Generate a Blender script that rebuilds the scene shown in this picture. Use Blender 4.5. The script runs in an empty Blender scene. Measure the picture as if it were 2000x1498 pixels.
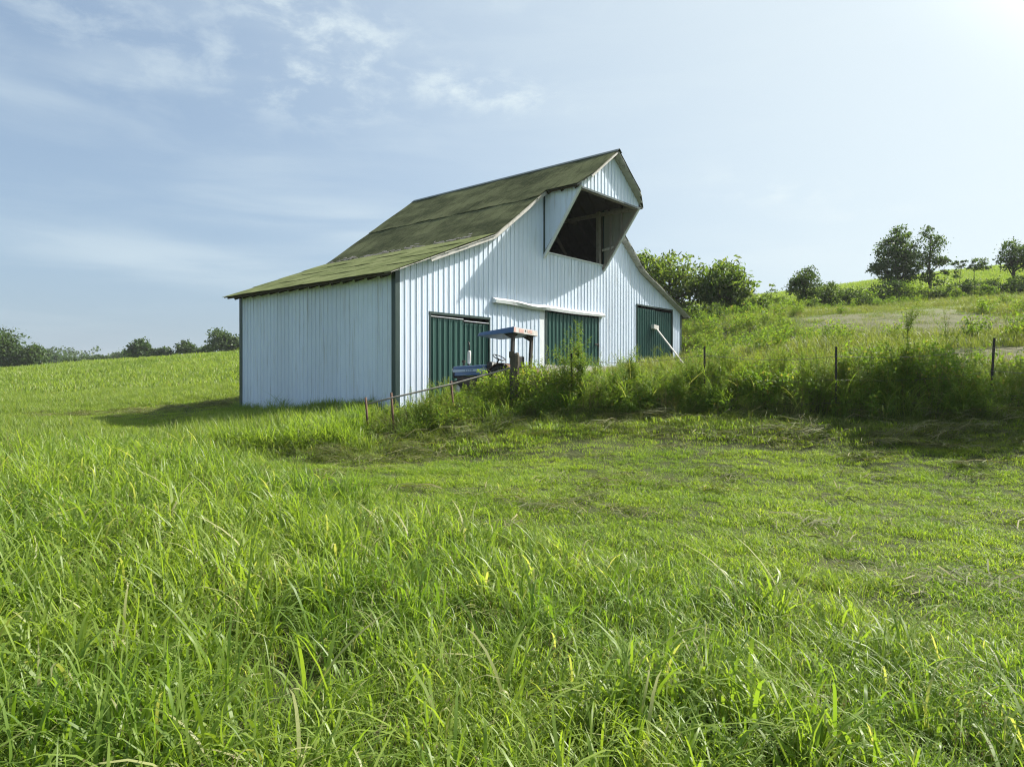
import bpy, bmesh, math, random
import numpy as np
from mathutils import Vector, Matrix

random.seed(7)
SC = bpy.context.scene
COL = SC.collection
R = math.radians

# ------------------------------------------------------------------ camera, sky, sun, exposure
CAM_Z = 1.9
cam_data = bpy.data.cameras.new('camera')
cam = bpy.data.objects.new('camera', cam_data)
COL.objects.link(cam)
cam.location = (0, 0, CAM_Z)
cam.rotation_euler = (R(90 - 0.30), 0, 0)
cam_data.sensor_width = 36
cam_data.lens = 24.12
cam_data.clip_start = 0.05
cam_data.clip_end = 6000
SC.camera = cam

HAZE, ZTOP = 0.00024, 34.0
SUN_AZ, SUN_EL = 62.5, 42.3          # degrees clockwise from the view direction (+Y), and above the horizon
SUN_STRENGTH, SKY_STRENGTH, EXPOSURE = 4.6, 0.055, 1.2
SC.view_settings.view_transform = 'Standard'
SC.view_settings.look = 'None'
SC.view_settings.gamma = 1.0
SC.view_settings.use_curve_mapping = False
SC.view_settings.exposure = EXPOSURE
SC.cycles.filter_width = 1.15
SC.cycles.use_denoising = True
SC.cycles.denoising_prefilter = 'NONE'
SC.cycles.use_adaptive_sampling = False
SC.cycles.sample_clamp_indirect = 4.0

sun_vec = Vector((math.sin(R(SUN_AZ)) * math.cos(R(SUN_EL)), math.cos(R(SUN_AZ)) * math.cos(R(SUN_EL)), math.sin(R(SUN_EL))))
ld = bpy.data.lights.new('sun', 'SUN')
ld.energy = SUN_STRENGTH
ld.angle = R(0.55)
ld.color = (1.0, 0.95, 0.86)
sun = bpy.data.objects.new('sun', ld)
COL.objects.link(sun)
sun.rotation_euler = sun_vec.to_track_quat('Z', 'Y').to_euler()
sun.location = (40, 20, 60)


class G:
    """tiny node-graph helper"""
    def __init__(self, tree):
        self.t = tree
        self.n = tree.nodes
        self.l = tree.links

    def add(self, typ, **kw):
        nd = self.n.new(typ)
        for k, v in kw.items():
            setattr(nd, k, v)
        return nd

    def put(self, sock, v):
        if v is None:
            return
        if isinstance(v, bpy.types.NodeSocket):
            self.l.new(v, sock)
        else:
            if sock.type == 'RGBA' and isinstance(v, (tuple, list)) and len(v) == 3:
                v = (*v, 1)
            sock.default_value = v

    def math(self, op, a, b=None, c=None, clamp=False):
        nd = self.add('ShaderNodeMath', operation=op, use_clamp=clamp)
        self.put(nd.inputs[0], a)
        self.put(nd.inputs[1], b)
        self.put(nd.inputs[2], c)
        return nd.outputs[0]

    def mix(self, f, a, b, blend='MIX'):
        nd = self.add('ShaderNodeMix', data_type='RGBA', blend_type=blend)
        self.put(nd.inputs[0], f)
        self.put(nd.inputs[6], a)
        self.put(nd.inputs[7], b)
        return nd.outputs[2]

    def noise(self, vec, scale, detail=4, rough=0.55, dist=0.0, col=False):
        nd = self.add('ShaderNodeTexNoise')
        if vec is not None:
            self.l.new(vec, nd.inputs['Vector'])
        nd.inputs['Scale'].default_value = scale
        nd.inputs['Detail'].default_value = detail
        nd.inputs['Roughness'].default_value = rough
        nd.inputs['Distortion'].default_value = dist
        return nd.outputs['Color' if col else 'Fac']

    def ramp(self, fac, a, b, lo=0.0, hi=1.0):
        nd = self.add('ShaderNodeMapRange', interpolation_type='SMOOTHSTEP')
        self.put(nd.inputs[0], fac)
        nd.inputs[1].default_value = a
        nd.inputs[2].default_value = b
        nd.inputs[3].default_value = lo
        nd.inputs[4].default_value = hi
        return nd.outputs[0]

    def scaled(self, vec, s):
        nd = self.add('ShaderNodeVectorMath', operation='MULTIPLY')
        self.l.new(vec, nd.inputs[0])
        nd.inputs[1].default_value = s
        return nd.outputs[0]


def make_world():
    w = bpy.data.worlds.new('World')
    SC.world = w
    w.use_nodes = True
    g = G(w.node_tree)
    g.n.clear()
    out = g.add('ShaderNodeOutputWorld')
    bg = g.add('ShaderNodeBackground')
    bg.inputs[1].default_value = SKY_STRENGTH
    g.l.new(bg.outputs[0], out.inputs[0])
    sky = g.add('ShaderNodeTexSky', sky_type='NISHITA')
    sky.sun_disc = False
    sky.sun_elevation = R(SUN_EL)
    sky.sun_rotation = R(SUN_AZ)
    sky.altitude = 200
    sky.air_density = 1.1
    sky.dust_density = 3.2
    sky.ozone_density = 2.2
    tc = g.add('ShaderNodeTexCoord')
    d = tc.outputs['Generated']
    sx = g.add('ShaderNodeSeparateXYZ')
    g.l.new(d, sx.inputs[0])
    az = g.math('ARCTAN2', sx.outputs[0], sx.outputs[1])
    el = g.math('ARCSINE', sx.outputs[2])
    cv = g.add('ShaderNodeCombineXYZ')
    g.l.new(az, cv.inputs[0])
    g.l.new(el, cv.inputs[1])
    uv = cv.outputs[0]

    def band(az0, el0, sa, se, tilt=0.0):
        a = g.math('SUBTRACT', az, az0)
        e = g.math('SUBTRACT', el, el0)
        e = g.math('SUBTRACT', e, g.math('MULTIPLY', a, tilt))
        a = g.math('MULTIPLY', a, 1 / sa)
        e = g.math('MULTIPLY', e, 1 / se)
        q = g.math('ADD', g.math('MULTIPLY', a, a), g.math('MULTIPLY', e, e))
        return g.math('EXPONENT', g.math('MULTIPLY', q, -1.0))

    # thin haze-white veil of the humid air, stronger near the horizon and around the sun
    sdir = g.add('ShaderNodeVectorMath', operation='DOT_PRODUCT')
    g.l.new(d, sdir.inputs[0])
    sdir.inputs[1].default_value = tuple(sun_vec)
    near_sun = g.ramp(sdir.outputs['Value'], 0.10, 1.0)
    fine = g.noise(g.scaled(uv, (1.0, 1.9, 1.0)), 13, 8, 0.62, 0.25)
    streak = g.noise(g.scaled(uv, (0.8, 5.0, 1.0)), 4.2, 5, 0.5, 0.35)
    puff = g.ramp(fine, 0.42, 0.70)
    wisp = g.ramp(streak, 0.44, 0.72)
    puffs = None
    for (a0, e0, sa, se, k, tl) in ((-0.30, 0.395, 0.12, 0.050, 1.0, -.1), (-0.03, 0.395, 0.10, 0.022, 1.25, -.06), (-0.27, 0.47, 0.17, 0.045, 0.95, -.25),
                                    (-0.56, 0.44, 0.12, 0.09, 0.55, -.3), (0.33, 0.262, 0.06, 0.02, 0.8, -.2), (0.40, 0.245, 0.09, 0.012, 0.7, -.05),
                                    (0.47, 0.216, 0.10, 0.012, 0.55, 0), (0.02, 0.52, 0.10, 0.03, .5, -.1), (-1.1, .5, .3, .08, .8, 0), (1.4, .6, .3, .07, .7, 0), (2.6, .5, .4, .08, .8, 0), (-2.2, .6, .4, .08, .8, 0)):
        b = g.math('MULTIPLY', band(a0, e0, sa, se, tl), k)
        puffs = b if puffs is None else g.math('ADD', puffs, b)
    puffs = g.math('MULTIPLY', puffs, puff)
    bands = None
    for (a0, e0, sa, se, k) in ((-0.50, 0.165, 0.22, 0.022, 0.6), (-0.30, 0.225, 0.2, 0.03, 0.7), (-0.12, 0.205, 0.12, 0.02, 0.3), (-0.35, 0.29, 0.09, 0.02, 0.35),
                                (-0.62, 0.33, 0.09, 0.022, 0.45), (-0.52, 0.37, 0.08, 0.02, 0.35), (0.30, 0.175, 0.20, 0.02, 0.5), (-0.42, 0.14, 0.2, 0.018, 0.35)):
        b = g.math('MULTIPLY', band(a0, e0, sa, se, -.05), k)
        bands = b if bands is None else g.math('ADD', bands, b)
    bands = g.math('MULTIPLY', bands, g.ramp(streak, 0.28, 0.62))
    aure = g.math('POWER', g.ramp(sdir.outputs['Value'], 0.78, 1.0), 3.6)
    cl = g.math('ADD', g.math('MULTIPLY', puffs, 1.0), g.math('MULTIPLY', bands, 0.75))
    cl = g.math('ADD', cl, g.math('MULTIPLY', wisp, 0.16), clamp=True)
    hor = g.ramp(el, 0.5, 0.0, 0.0, 0.10)
    veil = g.math('ADD', g.math('MULTIPLY', near_sun, 0.41), 0.40)
    veil = g.math('ADD', veil, hor, clamp=True)
    white = g.mix(near_sun, (4.6, 5.55, 7.2), (7.6, 7.75, 7.9))
    base = g.mix(veil, sky.outputs[0], white)
    cloudc = g.mix(near_sun, (6.9, 7.2, 7.5), (7.8, 7.9, 8.0))
    c = g.mix(g.math('MULTIPLY', cl, 0.7), base, cloudc)
    c = g.mix(1.0, c, (0.885, 0.975, 0.985), 'MULTIPLY')
    c = g.mix(aure, c, (30.0, 30.0, 29.5), 'ADD')
    g.l.new(c, bg.inputs[0])


make_world()

# ------------------------------------------------------------------ helpers
def P(px, py, d):
    """a point of the place, from the survey of the photograph (2000 x 1498) and its distance"""
    return (d * (px - 1000) / 1340.0, d, CAM_Z + (742 - py) / 1340.0 * d)


def tag(o, label=None, cat=None, group=None, kind=None):
    if label: o['label'] = label
    if cat: o['category'] = cat
    if group: o['group'] = group
    if kind: o['kind'] = kind
    return o


def empty(name, loc, rz=0.0, label=None, cat=None, group=None):
    o = bpy.data.objects.new(name, None)
    o.empty_display_size = 0.3
    COL.objects.link(o)
    o.location = loc
    o.rotation_euler = (0, 0, rz)
    return tag(o, label, cat, group)


def link(name, me, parent=None, loc=(0, 0, 0)):
    o = bpy.data.objects.new(name, me)
    COL.objects.link(o)
    if parent is not None:
        o.parent = parent
    o.location = loc
    return o


class MB:
    """mesh collector"""
    def __init__(self):
        self.v, self.f = [], []

    def face(self, pts):
        k = len(self.v)
        self.v += [tuple(p) for p in pts]
        self.f.append(tuple(range(k, k + len(pts))))

    def hexa(self, p):
        """8 corners: bottom 4 (ccw) then top 4"""
        k = len(self.v)
        self.v += [tuple(q) for q in p]
        for f in ((3, 2, 1, 0), (4, 5, 6, 7), (0, 1, 5, 4), (1, 2, 6, 5), (2, 3, 7, 6), (3, 0, 4, 7)):
            self.f.append(tuple(k + i for i in f))

    def box(self, c, s, rot=None):
        hx, hy, hz = s[0] / 2, s[1] / 2, s[2] / 2
        pts = [Vector(q) for q in ((-hx, -hy, -hz), (hx, -hy, -hz), (hx, hy, -hz), (-hx, hy, -hz), (-hx, -hy, hz), (hx, -hy, hz), (hx, hy, hz), (-hx, hy, hz))]
        if rot is not None:
            pts = [rot @ q for q in pts]
        self.hexa([q + Vector(c) for q in pts])

    def beam(self, a, b, w, h, up=(0, 0, 1)):
        """rectangular bar from a to b, w wide, h high"""
        a, b = Vector(a), Vector(b)
        d = (b - a).normalized()
        up = Vector(up)
        s = d.cross(up)
        if s.length < 1e-4:
            s = d.cross(Vector((0, 1, 0)))
        s.normalize()
        n = s.cross(d)
        s, n = s * w / 2, n * h / 2
        self.hexa([a - s - n, a + s - n, b + s - n, b - s - n, a - s + n, a + s + n, b + s + n, b - s + n])

    def tube(self, pts, radii, n=8, cap=True):
        pts = [Vector(p) for p in pts]
        if not isinstance(radii, (list, tuple)):
            radii = [radii] * len(pts)
        k0 = len(self.v)
        ref = None
        for i, p in enumerate(pts):
            d = (pts[min(i + 1, len(pts) - 1)] - pts[max(i - 1, 0)])
            d = d.normalized() if d.length > 1e-9 else Vector((0, 0, 1))
            if ref is None:
                ref = Vector((1, 0, 0)) if abs(d.x) < 0.8 else Vector((0, 1, 0))
            s = d.cross(ref).normalized()
            t = s.cross(d).normalized()
            ref = t.cross(s) if False else ref
            for j in range(n):
                a = 2 * math.pi * j / n
                q = p + (s * math.cos(a) + t * math.sin(a)) * radii[i]
                self.v.append(tuple(q))
        for i in range(len(pts) - 1):
            for j in range(n):
                a, b = k0 + i * n + j, k0 + i * n + (j + 1) % n
                self.f.append((a, b, b + n, a + n))
        if cap:
            self.f.append(tuple(k0 + j for j in reversed(range(n))))
            self.f.append(tuple(k0 + (len(pts) - 1) * n + j for j in range(n)))

    def lathe(self, prof, c=(0, 0, 0), axis='Z', n=24):
        """prof: (radius, height) list"""
        k0 = len(self.v)
        for r, h in prof:
            for j in range(n):
                a = 2 * math.pi * j / n
                x, y = r * math.cos(a), r * math.sin(a)
                q = {'Z': (x, y, h), 'Y': (x, h, y), 'X': (h, x, y)}[axis]
                self.v.append((q[0] + c[0], q[1] + c[1], q[2] + c[2]))
        for i in range(len(prof) - 1):
            for j in range(n):
                a, b = k0 + i * n + j, k0 + i * n + (j + 1) % n
                self.f.append((a, b, b + n, a + n))

    def mesh(self, name, mat, smooth=False, bevel=0.0):
        me = bpy.data.meshes.new(name)
        me.from_pydata(self.v, [], self.f)
        bm = bmesh.new()
        bm.from_mesh(me)
        bmesh.ops.recalc_face_normals(bm, faces=bm.faces)
        if bevel:
            bmesh.ops.remove_doubles(bm, verts=bm.verts, dist=1e-5)
            ed = [e for e in bm.edges if len(e.link_faces) == 2 and e.calc_face_angle(0) > 0.5]
            bmesh.ops.bevel(bm, geom=ed, offset=bevel, segments=2, affect='EDGES', profile=0.6)
        bm.to_mesh(me)
        bm.free()
        if smooth:
            me.polygons.foreach_set('use_smooth', [True] * len(me.polygons))
        if mat: me.materials.append(mat)
        return me

    def build(self, name, mat, parent=None, loc=(0, 0, 0), smooth=False, bevel=0.0):
        return link(name, self.mesh(name, mat, smooth, bevel), parent, loc)


def np_mesh(name, V, F, mat=None, smooth=False):
    """V (n,3) floats; F list of int arrays with 3 or 4 columns"""
    me = bpy.data.meshes.new(name)
    me.vertices.add(len(V))
    me.vertices.foreach_set('co', np.asarray(V, np.float32).ravel())
    loops = np.concatenate([f.ravel() for f in F]).astype(np.int32)
    sizes = np.concatenate([np.full(len(f), f.shape[1]) for f in F]).astype(np.int32)
    starts = np.concatenate([[0], np.cumsum(sizes)[:-1]]).astype(np.int32)
    me.loops.add(len(loops))
    me.loops.foreach_set('vertex_index', loops)
    me.polygons.add(len(sizes))
    me.polygons.foreach_set('loop_start', starts)
    me.polygons.foreach_set('loop_total', sizes)
    if smooth:
        me.polygons.foreach_set('use_smooth', np.ones(len(sizes), bool))
    me.update(calc_edges=True)
    if mat: me.materials.append(mat)
    return me


# ------------------------------------------------------------------ materials
def new_mat(name):
    m = bpy.data.materials.new(name)
    m.use_nodes = True
    g = G(m.node_tree)
    g.n.clear()
    out = g.add('ShaderNodeOutputMaterial')
    return m, g, out


def bsdf(g, out, col, rough=0.6, metal=0.0, spec=0.5, bump=None, bstr=0.3, bdist=0.02):
    b = g.add('ShaderNodeBsdfPrincipled')
    g.put(b.inputs['Base Color'], col)
    g.put(b.inputs['Roughness'], rough)
    g.put(b.inputs['Metallic'], metal)
    g.put(b.inputs['Specular IOR Level'], spec)
    if bump is not None:
        bn = g.add('ShaderNodeBump')
        bn.inputs['Strength'].default_value = bstr
        bn.inputs['Distance'].default_value = bdist
        g.l.new(bump, bn.inputs['Height'])
        g.l.new(bn.outputs[0], b.inputs['Normal'])
    if out is not None:
        g.l.new(b.outputs[0], out.inputs[0])
    return b


def plain(name, col, rough=0.6, metal=0.0, vary=0.15, scale=6.0, spec=0.5, dirt=None, dirt_amt=0.0, bstr=0.15):
    m, g, out = new_mat(name)
    oc = g.add('ShaderNodeTexCoord').outputs['Object']
    n = g.noise(oc, scale, 6, 0.6)
    lo = tuple(c * (1 - vary) for c in col)
    hi = tuple(min(1, c * (1 + vary)) for c in col)
    c = g.mix(n, lo, hi)
    if dirt:
        n2 = g.noise(g.scaled(oc, (1, 1, 0.35)), scale * 0.7, 8, 0.7)
        c = g.mix(g.math('MULTIPLY', g.ramp(n2, 0.48, 0.72), dirt_amt), c, dirt)
    rg = g.math('ADD', g.math('MULTIPLY', n, 0.2), rough - 0.1)
    bsdf(g, out, c, rg, metal, spec, g.noise(oc, scale * 5, 5), bstr, 0.01)
    return m


def siding_mat(name, col, dirt, amt):
    m, g, out = new_mat(name)
    oc = g.add('ShaderNodeTexCoord').outputs['Object']
    n = g.noise(oc, 0.9, 4, 0.6)
    c = g.mix(n, tuple(k * 0.93 for k in col), tuple(min(1, k * 1.05) for k in col))
    rv = g.math('ADD', g.math('MULTIPLY', g.add('ShaderNodeObjectInfo').outputs['Random'], 0.10), 0.93)
    cr = g.add('ShaderNodeCombineXYZ')
    for k in range(3): g.l.new(rv, cr.inputs[k])
    c = g.mix(1.0, c, cr.outputs[0], 'MULTIPLY')
    st = g.noise(g.scaled(oc, (5.0, 5.0, 0.28)), 2.0, 8, 0.65)
    c = g.mix(g.math('MULTIPLY', g.ramp(st, 0.5, 0.8), amt), c, dirt)
    sp = g.noise(oc, 26, 3, 0.6)
    c = g.mix(g.math('MULTIPLY', g.ramp(sp, 0.69, 0.76), amt * 0.9), c, (0.17, 0.11, 0.07))
    inner = g.add('ShaderNodeNewGeometry').outputs['Backfacing']       # inner face: primer tone, darkened to paint in the shade inside the hood
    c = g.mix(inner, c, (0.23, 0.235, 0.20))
    wv = g.noise(g.scaled(oc, (2.0, 2.0, 0.8)), 1.6, 3, 0.5)
    bsdf(g, out, c, g.math('ADD', 0.36, g.math('MULTIPLY', st, 0.2)), 0.0, 0.45, wv, 0.11, 0.012)
    return m


def leaf_mat(name, c1, c2, c3=None, trans=0.45, rough=0.45, spec=0.35, pscale=0.35, bright=1.0):
    """foliage: colour varies per plant, per place and from leaf to leaf; light passes through"""
    m, g, out = new_mat(name)
    oi = g.add('ShaderNodeObjectInfo')
    geo = g.add('ShaderNodeNewGeometry')
    pos = geo.outputs['Position']
    rnd = oi.outputs['Random']
    isl = geo.outputs['Random Per Island']
    n = g.noise(pos, pscale, 4, 0.6)
    f = g.math('ADD', g.math('MULTIPLY', g.ramp(n, 0.3, 0.7), 0.45), g.math('MULTIPLY', rnd, 0.3))
    f = g.math('ADD', f, g.math('MULTIPLY', isl, 0.35), clamp=True)
    c = g.mix(f, c1, c2)
    if c3 is not None:
        k = g.math('MULTIPLY', g.ramp(isl, 0.86, 0.97), 0.85)
        c = g.mix(k, c, c3)
    b = bsdf(g, None, c, rough, 0.0, spec)
    t = g.add('ShaderNodeBsdfTranslucent')
    tcol = g.mix(1.0, c, (1.35 * bright, 1.40 * bright, 0.5 * bright), 'MULTIPLY')
    g.l.new(tcol, t.inputs[0])
    mx = g.add('ShaderNodeMixShader')
    mx.inputs[0].default_value = trans
    g.l.new(b.outputs[0], mx.inputs[1])
    g.l.new(t.outputs[0], mx.inputs[2])
    g.l.new(mx.outputs[0], out.inputs[0])
    return m


M = {}
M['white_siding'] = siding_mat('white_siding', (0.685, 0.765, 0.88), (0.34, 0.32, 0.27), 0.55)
M['green_siding'] = siding_mat('green_siding', (0.036, 0.108, 0.090), (0.09, 0.13, 0.105), 0.45)
M['dark_trim'] = plain('dark_trim', (0.018, 0.042, 0.038), 0.45, 0, 0.2, 3)
M['white_trim'] = plain('white_trim', (0.66, 0.69, 0.70), 0.45, 0, 0.08, 4, dirt=(0.35, 0.33, 0.29), dirt_amt=0.35)
M['grey_wood'] = plain('grey_wood', (0.27, 0.245, 0.215), 0.85, 0, 0.35, 9, 0.2, (0.10, 0.085, 0.07), 0.6, 0.5)
M['pale_wood'] = plain('pale_wood', (0.48, 0.465, 0.43), 0.8, 0, 0.25, 9, 0.2, (0.16, 0.14, 0.11), 0.6, 0.5)
M['dark_wood'] = plain('dark_wood', (0.095, 0.08, 0.06), 0.9, 0, 0.4, 9, 0.2, (0.04, 0.035, 0.03), 0.5, 0.5)
M['concrete'] = plain('concrete', (0.42, 0.40, 0.37), 0.9, 0, 0.2, 3, 0.2, (0.2, 0.19, 0.16), 0.5, 0.4)
M['rust'] = plain('rust', (0.13, 0.075, 0.05), 0.85, 0.1, 0.4, 14, 0.3, (0.05, 0.035, 0.03), 0.6, 0.5)
M['dark_steel'] = plain('dark_steel', (0.035, 0.03, 0.027), 0.6, 0.2, 0.4, 12, 0.4, (0.12, 0.06, 0.035), 0.5, 0.4)
M['wire'] = plain('wire', (0.14, 0.12, 0.11), 0.6, 0.5, 0.2, 12)
M['blue_paint'] = plain('blue_paint', (0.045, 0.11, 0.25), 0.42, 0, 0.2, 5, 0.5, (0.12, 0.13, 0.15), 0.45)
M['pale_blue_paint'] = plain('pale_blue_paint', (0.36, 0.44, 0.54), 0.5, 0, 0.15, 5, 0.5, (0.2, 0.19, 0.18), 0.5)
M['pale_paint'] = plain('pale_paint', (0.62, 0.58, 0.55), 0.5, 0, 0.1, 6, 0.5, (0.30, 0.24, 0.2), 0.5)
M['red_decal'] = plain('red_decal', (0.62, 0.38, 0.33), 0.5, 0, 0.25, 14, 0.5, (0.6, 0.5, 0.45), 0.7)
M['black'] = plain('black', (0.015, 0.015, 0.015), 0.6, 0, 0.2, 6)
M['rubber'] = plain('rubber', (0.025, 0.024, 0.023), 0.85, 0, 0.25, 8, 0.2, (0.10, 0.09, 0.07), 0.5, 0.4)
M['bark'] = plain('bark', (0.075, 0.06, 0.048), 0.95, 0, 0.4, 8, 0.15, (0.03, 0.027, 0.02), 0.6, 0.7)
M['dark_gauge'] = plain('dark_gauge', (0.5, 0.5, 0.48), 0.4, 0, 0.1, 6)


def moss_roof_mat():
    m, g, out = new_mat('mossy_roofing')
    oc = g.add('ShaderNodeTexCoord').outputs['Object']
    a = g.noise(g.scaled(oc, (1.0, 0.55, 1.0)), 0.9, 7, 0.62)
    b = g.noise(oc, 5.5, 7, 0.7)
    c = g.mix(g.ramp(a, 0.36, 0.64), (0.055, 0.063, 0.034), (0.138, 0.148, 0.078))
    c = g.mix(g.math('MULTIPLY', g.ramp(b, 0.45, 0.65), 0.55), c, (0.120, 0.124, 0.070))
    d = g.noise(g.scaled(oc, (0.5, 3.4, 0.5)), 2.2, 8, 0.7)          # streaks running down the slope
    c = g.mix(g.math('MULTIPLY', g.ramp(d, 0.50, 0.66), 0.65), c, (0.040, 0.045, 0.024))
    e = g.noise(g.scaled(oc, (1.6, 0.7, 1.6)), 3.1, 9, 0.75)
    c = g.mix(g.math('MULTIPLY', g.ramp(e, 0.64, 0.74), 0.6), c, (0.15, 0.155, 0.10))
    hgt = g.math('ADD', g.math('MULTIPLY', b, 0.6), g.math('MULTIPLY', g.noise(oc, 32, 4), 0.4))
    bsdf(g, out, c, 1.0, 0, 0.0, hgt, 0.7, 0.035)
    return m


def moss_roof_low_mat():
    m, g, out = new_mat('lichened_roofing')
    oc = g.add('ShaderNodeTexCoord').outputs['Object']
    a = g.noise(oc, 1.3, 7, 0.65)
    b = g.noise(g.scaled(oc, (3.5, 0.6, 3.5)), 3.0, 8, 0.7)
    c = g.mix(g.ramp(a, 0.3, 0.7), (0.095, 0.115, 0.048), (0.180, 0.200, 0.095))
    c = g.mix(g.math('MULTIPLY', g.ramp(b, 0.5, 0.75), 0.6), c, (0.055, 0.065, 0.035))
    e = g.noise(g.scaled(oc, (2.2, 0.7, 1.6)), 4.0, 9, 0.75)
    c = g.mix(g.math('MULTIPLY', g.ramp(e, 0.62, 0.72), 0.75), c, (0.30, 0.29, 0.24))
    hgt = g.math('ADD', g.math('MULTIPLY', b, 0.5), g.math('MULTIPLY', g.noise(oc, 30, 4), 0.5))
    bsdf(g, out, c, 1.0, 0, 0.0, hgt, 0.7, 0.03)
    return m


M['roof'] = moss_roof_mat()
M['roof_low'] = moss_roof_low_mat()
M['sheathing'] = plain('sheathing', (0.45, 0.44, 0.39), 0.9, 0, 0.35, 5, 0.2, (0.10, 0.09, 0.06), 0.6, 0.4)

M['shaded_board'] = plain('shaded_board', (0.055, 0.050, 0.038), 0.95, 0, 0.4, 5, 0.1, (0.035, 0.03, 0.022), 0.6, 0.4)  # board colour darkened to carry the shade inside the roof

# ------------------------------------------------------------------ terrain
TH = R(40.2)
U = (math.sin(TH), math.cos(TH))              # along the barn's front, near corner -> far corner
VV = (-U[1], U[0])                            # along the barn's depth
CX, CY = -3.39, 20.0                          # near front corner of the barn
BW, BL = 18.12, 8.85


def B(t, w):
    """barn coordinates -> place"""
    return (CX + U[0] * t + VV[0] * w, CY + U[1] * t + VV[1] * w)


def to_barn(x, y):
    dx, dy = x - CX, y - CY
    return dx * U[0] + dy * U[1], dx * VV[0] + dy * VV[1]


ctrl = [(0, -6, -.05), (-12, -6, .05), (12, -6, -.1), (0, 0, 0), (-6, 3, .03), (6, 3, 0), (0, 3.3, .02), (-12, 4, .12), (14, 4, -.05),
        (-30, -10, .2), (30, -10, -.2)]
ctrl += [P(*q) for q in (
    (1500, 1200, 5.3), (1500, 1000, 9.2), (700, 1100, 6.8), (700, 960, 10.6), (1000, 950, 10.8), (2000, 940, 11.4), (1750, 925, 12.0), (1500, 895, 13.0), (1300, 880, 13.6),
    (1100, 875, 14.3), (900, 874, 14.9), (700, 880, 14.8), (300, 960, 9.8), (100, 930, 11.0), (400, 890, 14.6), (100, 845, 19.0), (250, 838, 20.5),
    (718, 858, 16.0), (885, 822, 16.6), (1003, 806, 17.2), (1115, 800, 17.2), (1376, 796, 16.6), (1632, 800, 15.8), (1938, 800, 14.8), (2200, 790, 14.3),
    (0, 806, 27), (250, 803, 27), (430, 795, 27), (0, 764, 42), (250, 752, 42), (470, 737, 40),
    (-250, 744, 75), (0, 727, 75), (120, 717, 75), (235, 707, 75), (350, 699, 75), (470, 691, 77), (800, 660, 86), (1100, 622, 98),
    (1520, 578, 110), (1720, 551, 110), (1900, 532, 110), (2000, 523, 110), (2400, 495, 112),
    (1700, 642, 31), (1500, 690, 24), (1950, 622, 31), (1400, 642, 37), (1420, 622, 43), (1590, 610, 50), (1720, 592, 60), (1900, 578, 60), (2050, 566, 60), (1300, 625, 50), (2300, 600, 35), (1850, 690, 21), (1650, 700, 21))]
for (t, w, z) in ((0, 0, .92), (5, -.3, 1.42), (10.7, -.3, 2.12), (13.8, -.3, 2.42), (18.1, -.3, 3.1), (0, 8.85, .85), (0, 4.4, .86), (18.1, 8.85, 3.9), (9, 9.2, 2.1)):
    ctrl.append((*B(t, w), z))
ctrl += [(-90, 130, 0.5), (-35, 135, 2.5), (40, 170, 12), (130, 170, 15), (-150, 60, 2), (170, 70, 20), (-300, 400, -4), (0, 420, -2), (300, 420, 2),
         (-400, 0, -3), (400, 0, 6), (0, -300, -3), (300, -300, -3), (-300, -300, -3), (0, 900, -20), (900, 900, -20), (-900, 900, -20), (900, -500, -12), (-900, -500, -12)]
ctrl = np.array(ctrl, float)


def _tps(r2):
    return np.where(r2 > 1e-12, r2 * np.log(r2 + 1e-12), 0.0)


def _fit():
    p = ctrl[:, :2] / 100.0
    n = len(p)
    d2 = ((p[:, None] - p[None]) ** 2).sum(-1)
    K = _tps(d2) + np.eye(n) * 2e-5
    A = np.zeros((n + 3, n + 3))
    A[:n, :n] = K
    A[:n, n] = 1
    A[:n, n + 1:] = p
    A[n:, :n] = A[:n, n:].T
    return np.linalg.solve(A, np.concatenate([ctrl[:, 2], np.zeros(3)])), p


_W, _PC = _fit()


def ground_z(x, y):
    x = np.atleast_1d(np.asarray(x, float))
    y = np.atleast_1d(np.asarray(y, float))
    q = np.stack([x, y], -1) / 100.0
    out = np.empty(len(q))
    for i in range(0, len(q), 20000):
        s = q[i:i + 20000]
        d2 = ((s[:, None] - _PC[None]) ** 2).sum(-1)
        out[i:i + 20000] = _tps(d2) @ _W[:len(_PC)] + _W[len(_PC)] + s @ _W[len(_PC) + 1:]
    # small unevenness
    near = np.exp(-(x ** 2 + y ** 2) / 90 ** 2)
    out += near * (0.022 * np.sin(x * 1.7 + 0.6 * y) * np.sin(y * 1.3 - 0.4 * x) + 0.012 * np.sin(x * 4.1 - y * 2.2))
    return out


def gz(x, y):
    return float(ground_z(x, y)[0])


def smooth(a, lo, hi):
    t = np.clip((a - lo) / (hi - lo), 0, 1)
    return t * t * (3 - 2 * t)


def vnoise(x, y, s, seed=0):
    """smooth value noise 0..1"""
    x, y = np.asarray(x) / s + 37.3 * seed, np.asarray(y) / s - 11.7 * seed
    xi, yi = np.floor(x).astype(int), np.floor(y).astype(int)
    fx, fy = x - xi, y - yi
    fx, fy = fx * fx * (3 - 2 * fx), fy * fy * (3 - 2 * fy)

    def h(a, b):
        v = np.sin(a * 127.1 + b * 311.7 + seed * 74.7) * 43758.5453
        return v - np.floor(v)
    return (h(xi, yi) * (1 - fx) + h(xi + 1, yi) * fx) * (1 - fy) + (h(xi, yi + 1) * (1 - fx) + h(xi + 1, yi + 1) * fx) * fy


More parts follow.
